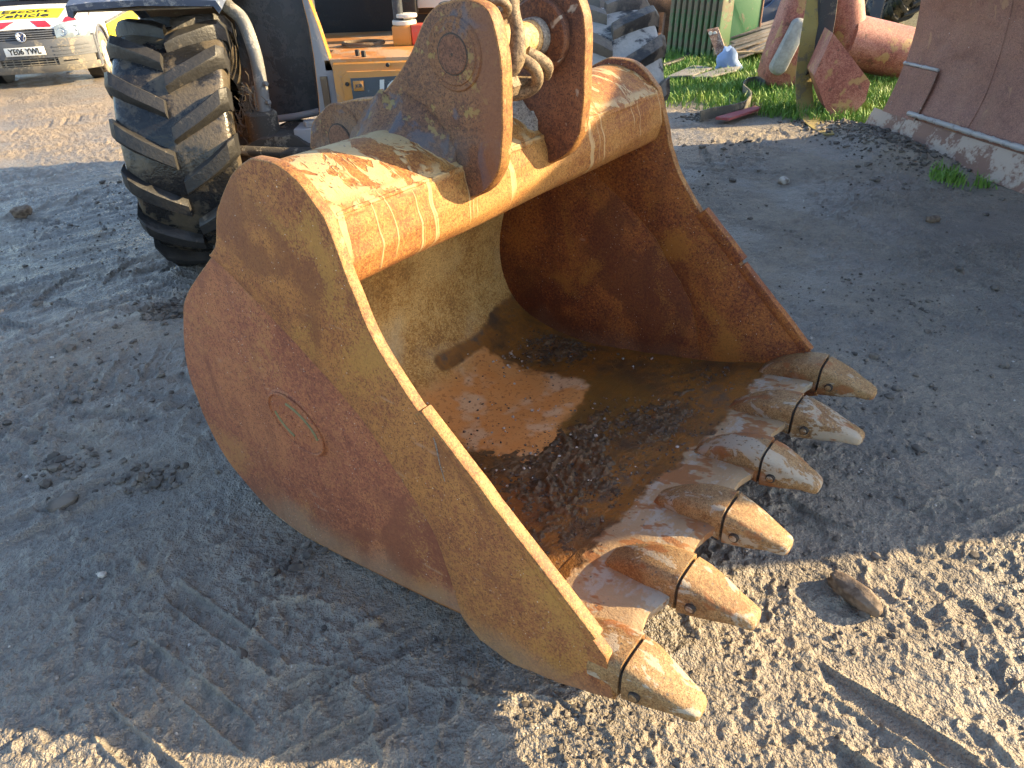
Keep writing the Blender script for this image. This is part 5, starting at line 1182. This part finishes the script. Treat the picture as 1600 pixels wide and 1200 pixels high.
for ((x, y), Y, L, yaw, pit, kd), lab in zip(scrap, sl):
    p = at(x, y, Y); p.z = max(p.z, 0.10+0.5*L*math.sin(rad(pit)))
    if kd == 'pipe': me = me_tube([(-L*0.7, 0, 0), (0, 0, 0), (L*0.7, 0, 0)], 0.055, 12); mt = M_GREYPIPE if 'pale' in lab else M_SCRAP
    else: me = me_prism([(-0.08, -0.10), (0.08, -0.10), (0.08, -0.085), (0.010, -0.08), (0.010, 0.08), (0.08, 0.085), (0.08, 0.10), (-0.08, 0.10), (-0.08, 0.085), (-0.010, 0.08), (-0.010, -0.08), (-0.08, -0.085)], -L*0.7, L*0.7, 0.0, axis='x'); mt = M_SCRAP
    o = add('scrap_pipe' if kd == 'pipe' else 'scrap_girder', me, mt, None, p, (0, -rad(pit), rad(yaw))); tag(o, lab, 'scrap', 'dark scrap at the back of the yard')
q0 = gnd(1052, 42)
TY2 = thing('spare_tyre', 'dark ribbed tyre leaning behind the green weights', 'tyre', (q0.x+0.15, q0.y-0.6, 0.36), rad(35))
t_ = add('carcass', me_tyre(0.36, 0.12), M_LUG, TY2)
for k in range(22):
    a = 2*math.pi*k/22; add('tread_block', me_box(-0.115, 0.115, -0.385, -0.35, -0.032, 0.032, 0.006) if k == 0 else bpy.data.objects['tread_block'].data, M_LUG, TY2, None, (a, 0, 0))
q0 = at(1385, 25, 14.0)
TY3 = thing('stacked_tyre', 'dark lugged tractor tyre standing behind the red cross tube', 'tyre', (q0.x, 14.0, 0.64), rad(15))
add('carcass', tyre_me, None, TY3)
for k in range(17):
    for sd, me_, of in ((-1, lugL, 0.0), (1, lugR, 0.5)):
        a = 2*math.pi*(k+of)/17
        o = bpy.data.objects.new('tread_lug', me_); C.objects.link(o); o.parent = TY3; o.rotation_euler = (-a, 0, 0)
# dark timber fence closing the yard beyond the frame
M_FENCE = m_dirty('dark_fence_boards', (0.035, 0.034, 0.036), (0.08, 0.075, 0.07), 0.55, 0.8, 3, 12.0)
FN = thing('boundary_fence', 'dark boarded fence closing off the back of the yard', 'fence', (6.0, 16.5, 0), rad(-4))
fb = me_box(-0.095, 0.095, -0.012, 0.012, 0.0, 1.6, 0.003)
for k in range(60): add('fence_board', fb, M_FENCE, FN, (-4.5+k*0.2, 0.004*(k % 3), 0))
for k in range(5): add('fence_post', me_box(-0.06, 0.06, 0.02, 0.14, 0, 1.7, 0.006), M_FENCE, FN, (-4.4+k*2.9, 0, 0))
for z in (0.4, 1.2): add('fence_rail', me_box(-4.6, 7.4, 0.014, 0.06, z-0.04, z+0.04, 0.004), M_FENCE, FN)
# black hose on the grass
hz = smoothline([tuple(gnd(1040, 72, 0.05)), tuple(gnd(1066, 76, 0.05)), tuple(gnd(1076, 86, 0.05)), tuple(gnd(1060, 95, 0.05)), tuple(gnd(1034, 103, 0.05))], 8)
o = add('rubber_hose', me_tube(hz, 0.03, 10), M_BLACKIN); tag(o, 'black rubber hose looped on the grass by the bracket', 'hose')

# ================================================================== GRASS
r_ = np.random.default_rng(31)
gx = r_.uniform(1.4, 6.5, 90000); gy = r_.uniform(6.2, 15.5, 90000)
keep = in_poly(gx+0.25*(fbm(gx*2, gy*2, 3, 5)-0.5), gy+0.5*(fbm(gx*2.3, gy*2.3, 3, 6)-0.5), GRASS_POLY)
dens = fbm(gx*1.3, gy*1.3, 3, 33); keep &= (r_.uniform(0, 1, len(gx)) < np.clip((dens-0.22)*4.0, 0, 1)*np.where(gy > 10.5, 0.5, 1.0))
gx, gy = gx[keep], gy[keep]
# tufts in the mud by the blade
tx = np.concatenate([r_.normal(3.17, 0.05, 160), r_.normal(3.33, 0.035, 60)]); ty = np.concatenate([r_.normal(5.02, 0.07, 160), r_.normal(4.86, 0.04, 60)])
gx = np.concatenate([gx, tx]); gy = np.concatenate([gy, ty])
gzv = ground_h(gx, gy); n = len(gx); ln = r_.uniform(0.05, 0.13, n)*(0.6+0.8*fbm(gx*3, gy*3, 2, 35)); ln[-220:] *= 0.8
a = r_.uniform(0, 6.28, n); w = r_.uniform(0.0035, 0.007, n); lean = r_.uniform(0.1, 0.8, n); la = r_.uniform(0, 6.28, n)
P0 = np.stack([gx, gy, gzv-0.005], 1); W = np.stack([np.cos(a)*w, np.sin(a)*w, 0*a], 1)
D1 = np.stack([np.cos(la)*lean*0.3, np.sin(la)*lean*0.3, 0*a+0.6], 1)*ln[:, None]; D2 = np.stack([np.cos(la)*lean, np.sin(la)*lean, 0*a+0.95], 1)*ln[:, None]
co = np.stack([P0-W, P0+W, P0+D1+W*0.8, P0+D1-W*0.8, P0+D2], 1).reshape(-1, 3)
b_ = np.arange(n)*5; fq = np.stack([b_, b_+1, b_+2, b_+3], 1).tolist(); ft = np.stack([b_+3, b_+2, b_+4], 1).tolist()
me = bpy.data.meshes.new('grass'); me.from_pydata(co.tolist(), [], fq+ft); me.update()
def m_grass():
    n = NT('grass_blades', 'World'); v = n.noise(1.6, 4, 0.6); f = n.noise(60, 2)
    col = n.ramp(n.add(n.mul(v, 0.7), n.mul(f, 0.3)), [(0.32, (0.075, 0.165, 0.020)), (0.5, (0.13, 0.26, 0.035)), (0.65, (0.21, 0.30, 0.06)), (0.78, (0.32, 0.31, 0.12))])
    n.set(n.b.inputs['Transmission Weight'], 0.0)
    return n.done(col, 0.55)
o = add('grass', me, m_grass()); tag(o, 'bright green rough grass at the edge of the yard', 'grass', None, 'stuff')

# ================================================================== CLODS AND STONES ON THE GROUND
r_ = np.random.default_rng(41)
pts = []; szs = []
cand = np.stack([r_.uniform(-3.2, 3.4, 16000), 0.75+5.6*r_.uniform(0, 1, 16000)**1.25], 1); cd_ = fbm(cand[:, 0]*1.6, cand[:, 1]*1.6, 3, 88)
cand = cand[r_.uniform(0, 1, 16000) < np.clip((cd_-0.40)*3.5, 0.04, 1)]
for x, y in cand.tolist():
    pts.append((x, y)); szs.append(min(0.022, abs(r_.standard_t(3))*0.0024+0.0016)*(1+0.10*y))
for _ in range(420):      # crumbs thick by the near tooth and at the foot of the bucket
    a_ = r_.uniform(0, 1); q_ = b2w((0.55+0.75*a_, -0.03+r_.normal(0, 0.05), 0)); pts.append((q_[0], q_[1])); szs.append(abs(r_.normal(0, 1))*0.0028+0.0018)
for _ in range(1500):     # spoil heap by the blade
    t = r_.normal(0, 0.5); pts.append((b0.x+0.0+bdir.x*t-0.06+r_.normal(0, 0.16), b0.y-0.35+bdir.y*t+r_.normal(0, 0.12))); szs.append(abs(r_.normal(0, 1))*0.008+0.003)
for cx, cy, k in ((-1.72, 3.25, 240), (-1.30, 1.95, 60), (-1.62, 2.05, 60), (-0.70, 1.52, 30), (1.9, 7.2, 120)):
    for _ in range(k): pts.append((cx+r_.normal(0, 0.07), cy+r_.normal(0, 0.05))); szs.append(abs(r_.normal(0, 1))*0.008+0.005)
P_ = np.array(pts); hz_ = ground_h(P_[:, 0], P_[:, 1])
M_CLOD = m_stone('mud_clods', (0.07, 0.058, 0.048), (0.16, 0.135, 0.11), 14)
stones('mud_crumbs', [(x, y, z+s*0.3) for (x, y), z, s in zip(pts, hz_, szs)], szs, M_CLOD, 'crumbs and clods of mud strewn over the yard', 'mud', None, 12)
pp_ = [(r_.uniform(-2.4, 3.0), r_.uniform(0.8, 5.6)) for _ in range(900)]; P_ = np.array(pp_); hz_ = ground_h(P_[:, 0], P_[:, 1]); ss = np.minimum(0.016, np.abs(r_.standard_t(3, 900))*0.0022+0.0016)
stones('gravel', [(x, y, z+s*0.3) for (x, y), z, s in zip(pp_, hz_, ss)], ss, M_PEBBLE, 'pale gravel stones pressed into the mud', 'gravel', None, 14)
def clod(name, c, L, w, h, yaw, label, mat, seed, cat='clod'):
    bm = bmesh.new(); bmesh.ops.create_icosphere(bm, subdivisions=4, radius=1); r = np.random.default_rng(seed)
    for v in bm.verts:
        p = v.co; s = [math.copysign(abs(q)**0.65, q) for q in p]
        nn = float(fbm(np.array([p.x*2.2+seed]), np.array([p.y*2.2+p.z*1.7]), 4, seed)[0])-0.5
        k = 1+0.35*nn; v.co = (s[0]*L/2*k, s[1]*w/2*k, s[2]*h/2*k)
    me = bpy.data.meshes.new('m'); bm.to_mesh(me); bm.free(); finish(me, 60)
    o = add(name, me, mat, None, (c[0], c[1], gz(c[0], c[1])+h*0.33), (rad(14), rad(-4), yaw)); return tag(o, label, cat)
g0 = gnd(1332, 935); M_CLOD2 = m_stone('brown_mud_clod', (0.10, 0.068, 0.045), (0.20, 0.145, 0.10), 40)
clod('mud_clod', (g0.x, g0.y), 0.155, 0.055, 0.070, math.atan2(gnd(1358, 948).y-gnd(1300, 905).y, gnd(1358, 948).x-gnd(1300, 905).x), 'long brown clod of mud on the sunlit ground by the teeth', M_CLOD2, 4)
g0 = gnd(1225, 283); clod('field_stone', (g0.x, g0.y), 0.075, 0.06, 0.055, 0.5, 'rounded grey stone on the mud left of the blade', M_PEBBLE, 9, 'stone')
g0 = gnd(1458, 343); clod('field_stone', (g0.x, g0.y), 0.085, 0.05, 0.04, 0.2, 'small reddish brown stone on the mud below the blade', M_CLOD2, 11, 'stone')
g0 = gnd(37, 340); clod('mud_clod', (g0.x, g0.y), 0.13, 0.09, 0.08, 0.4, 'round brown clod at the left edge beside the tyre', M_CLOD2, 14)
g0 = gnd(100, 790); clod('mud_clod', (g0.x, g0.y), 0.10, 0.05, 0.035, 0.8, 'dark crumbled clod on the shaded mud at the lower left', M_CLOD, 17)
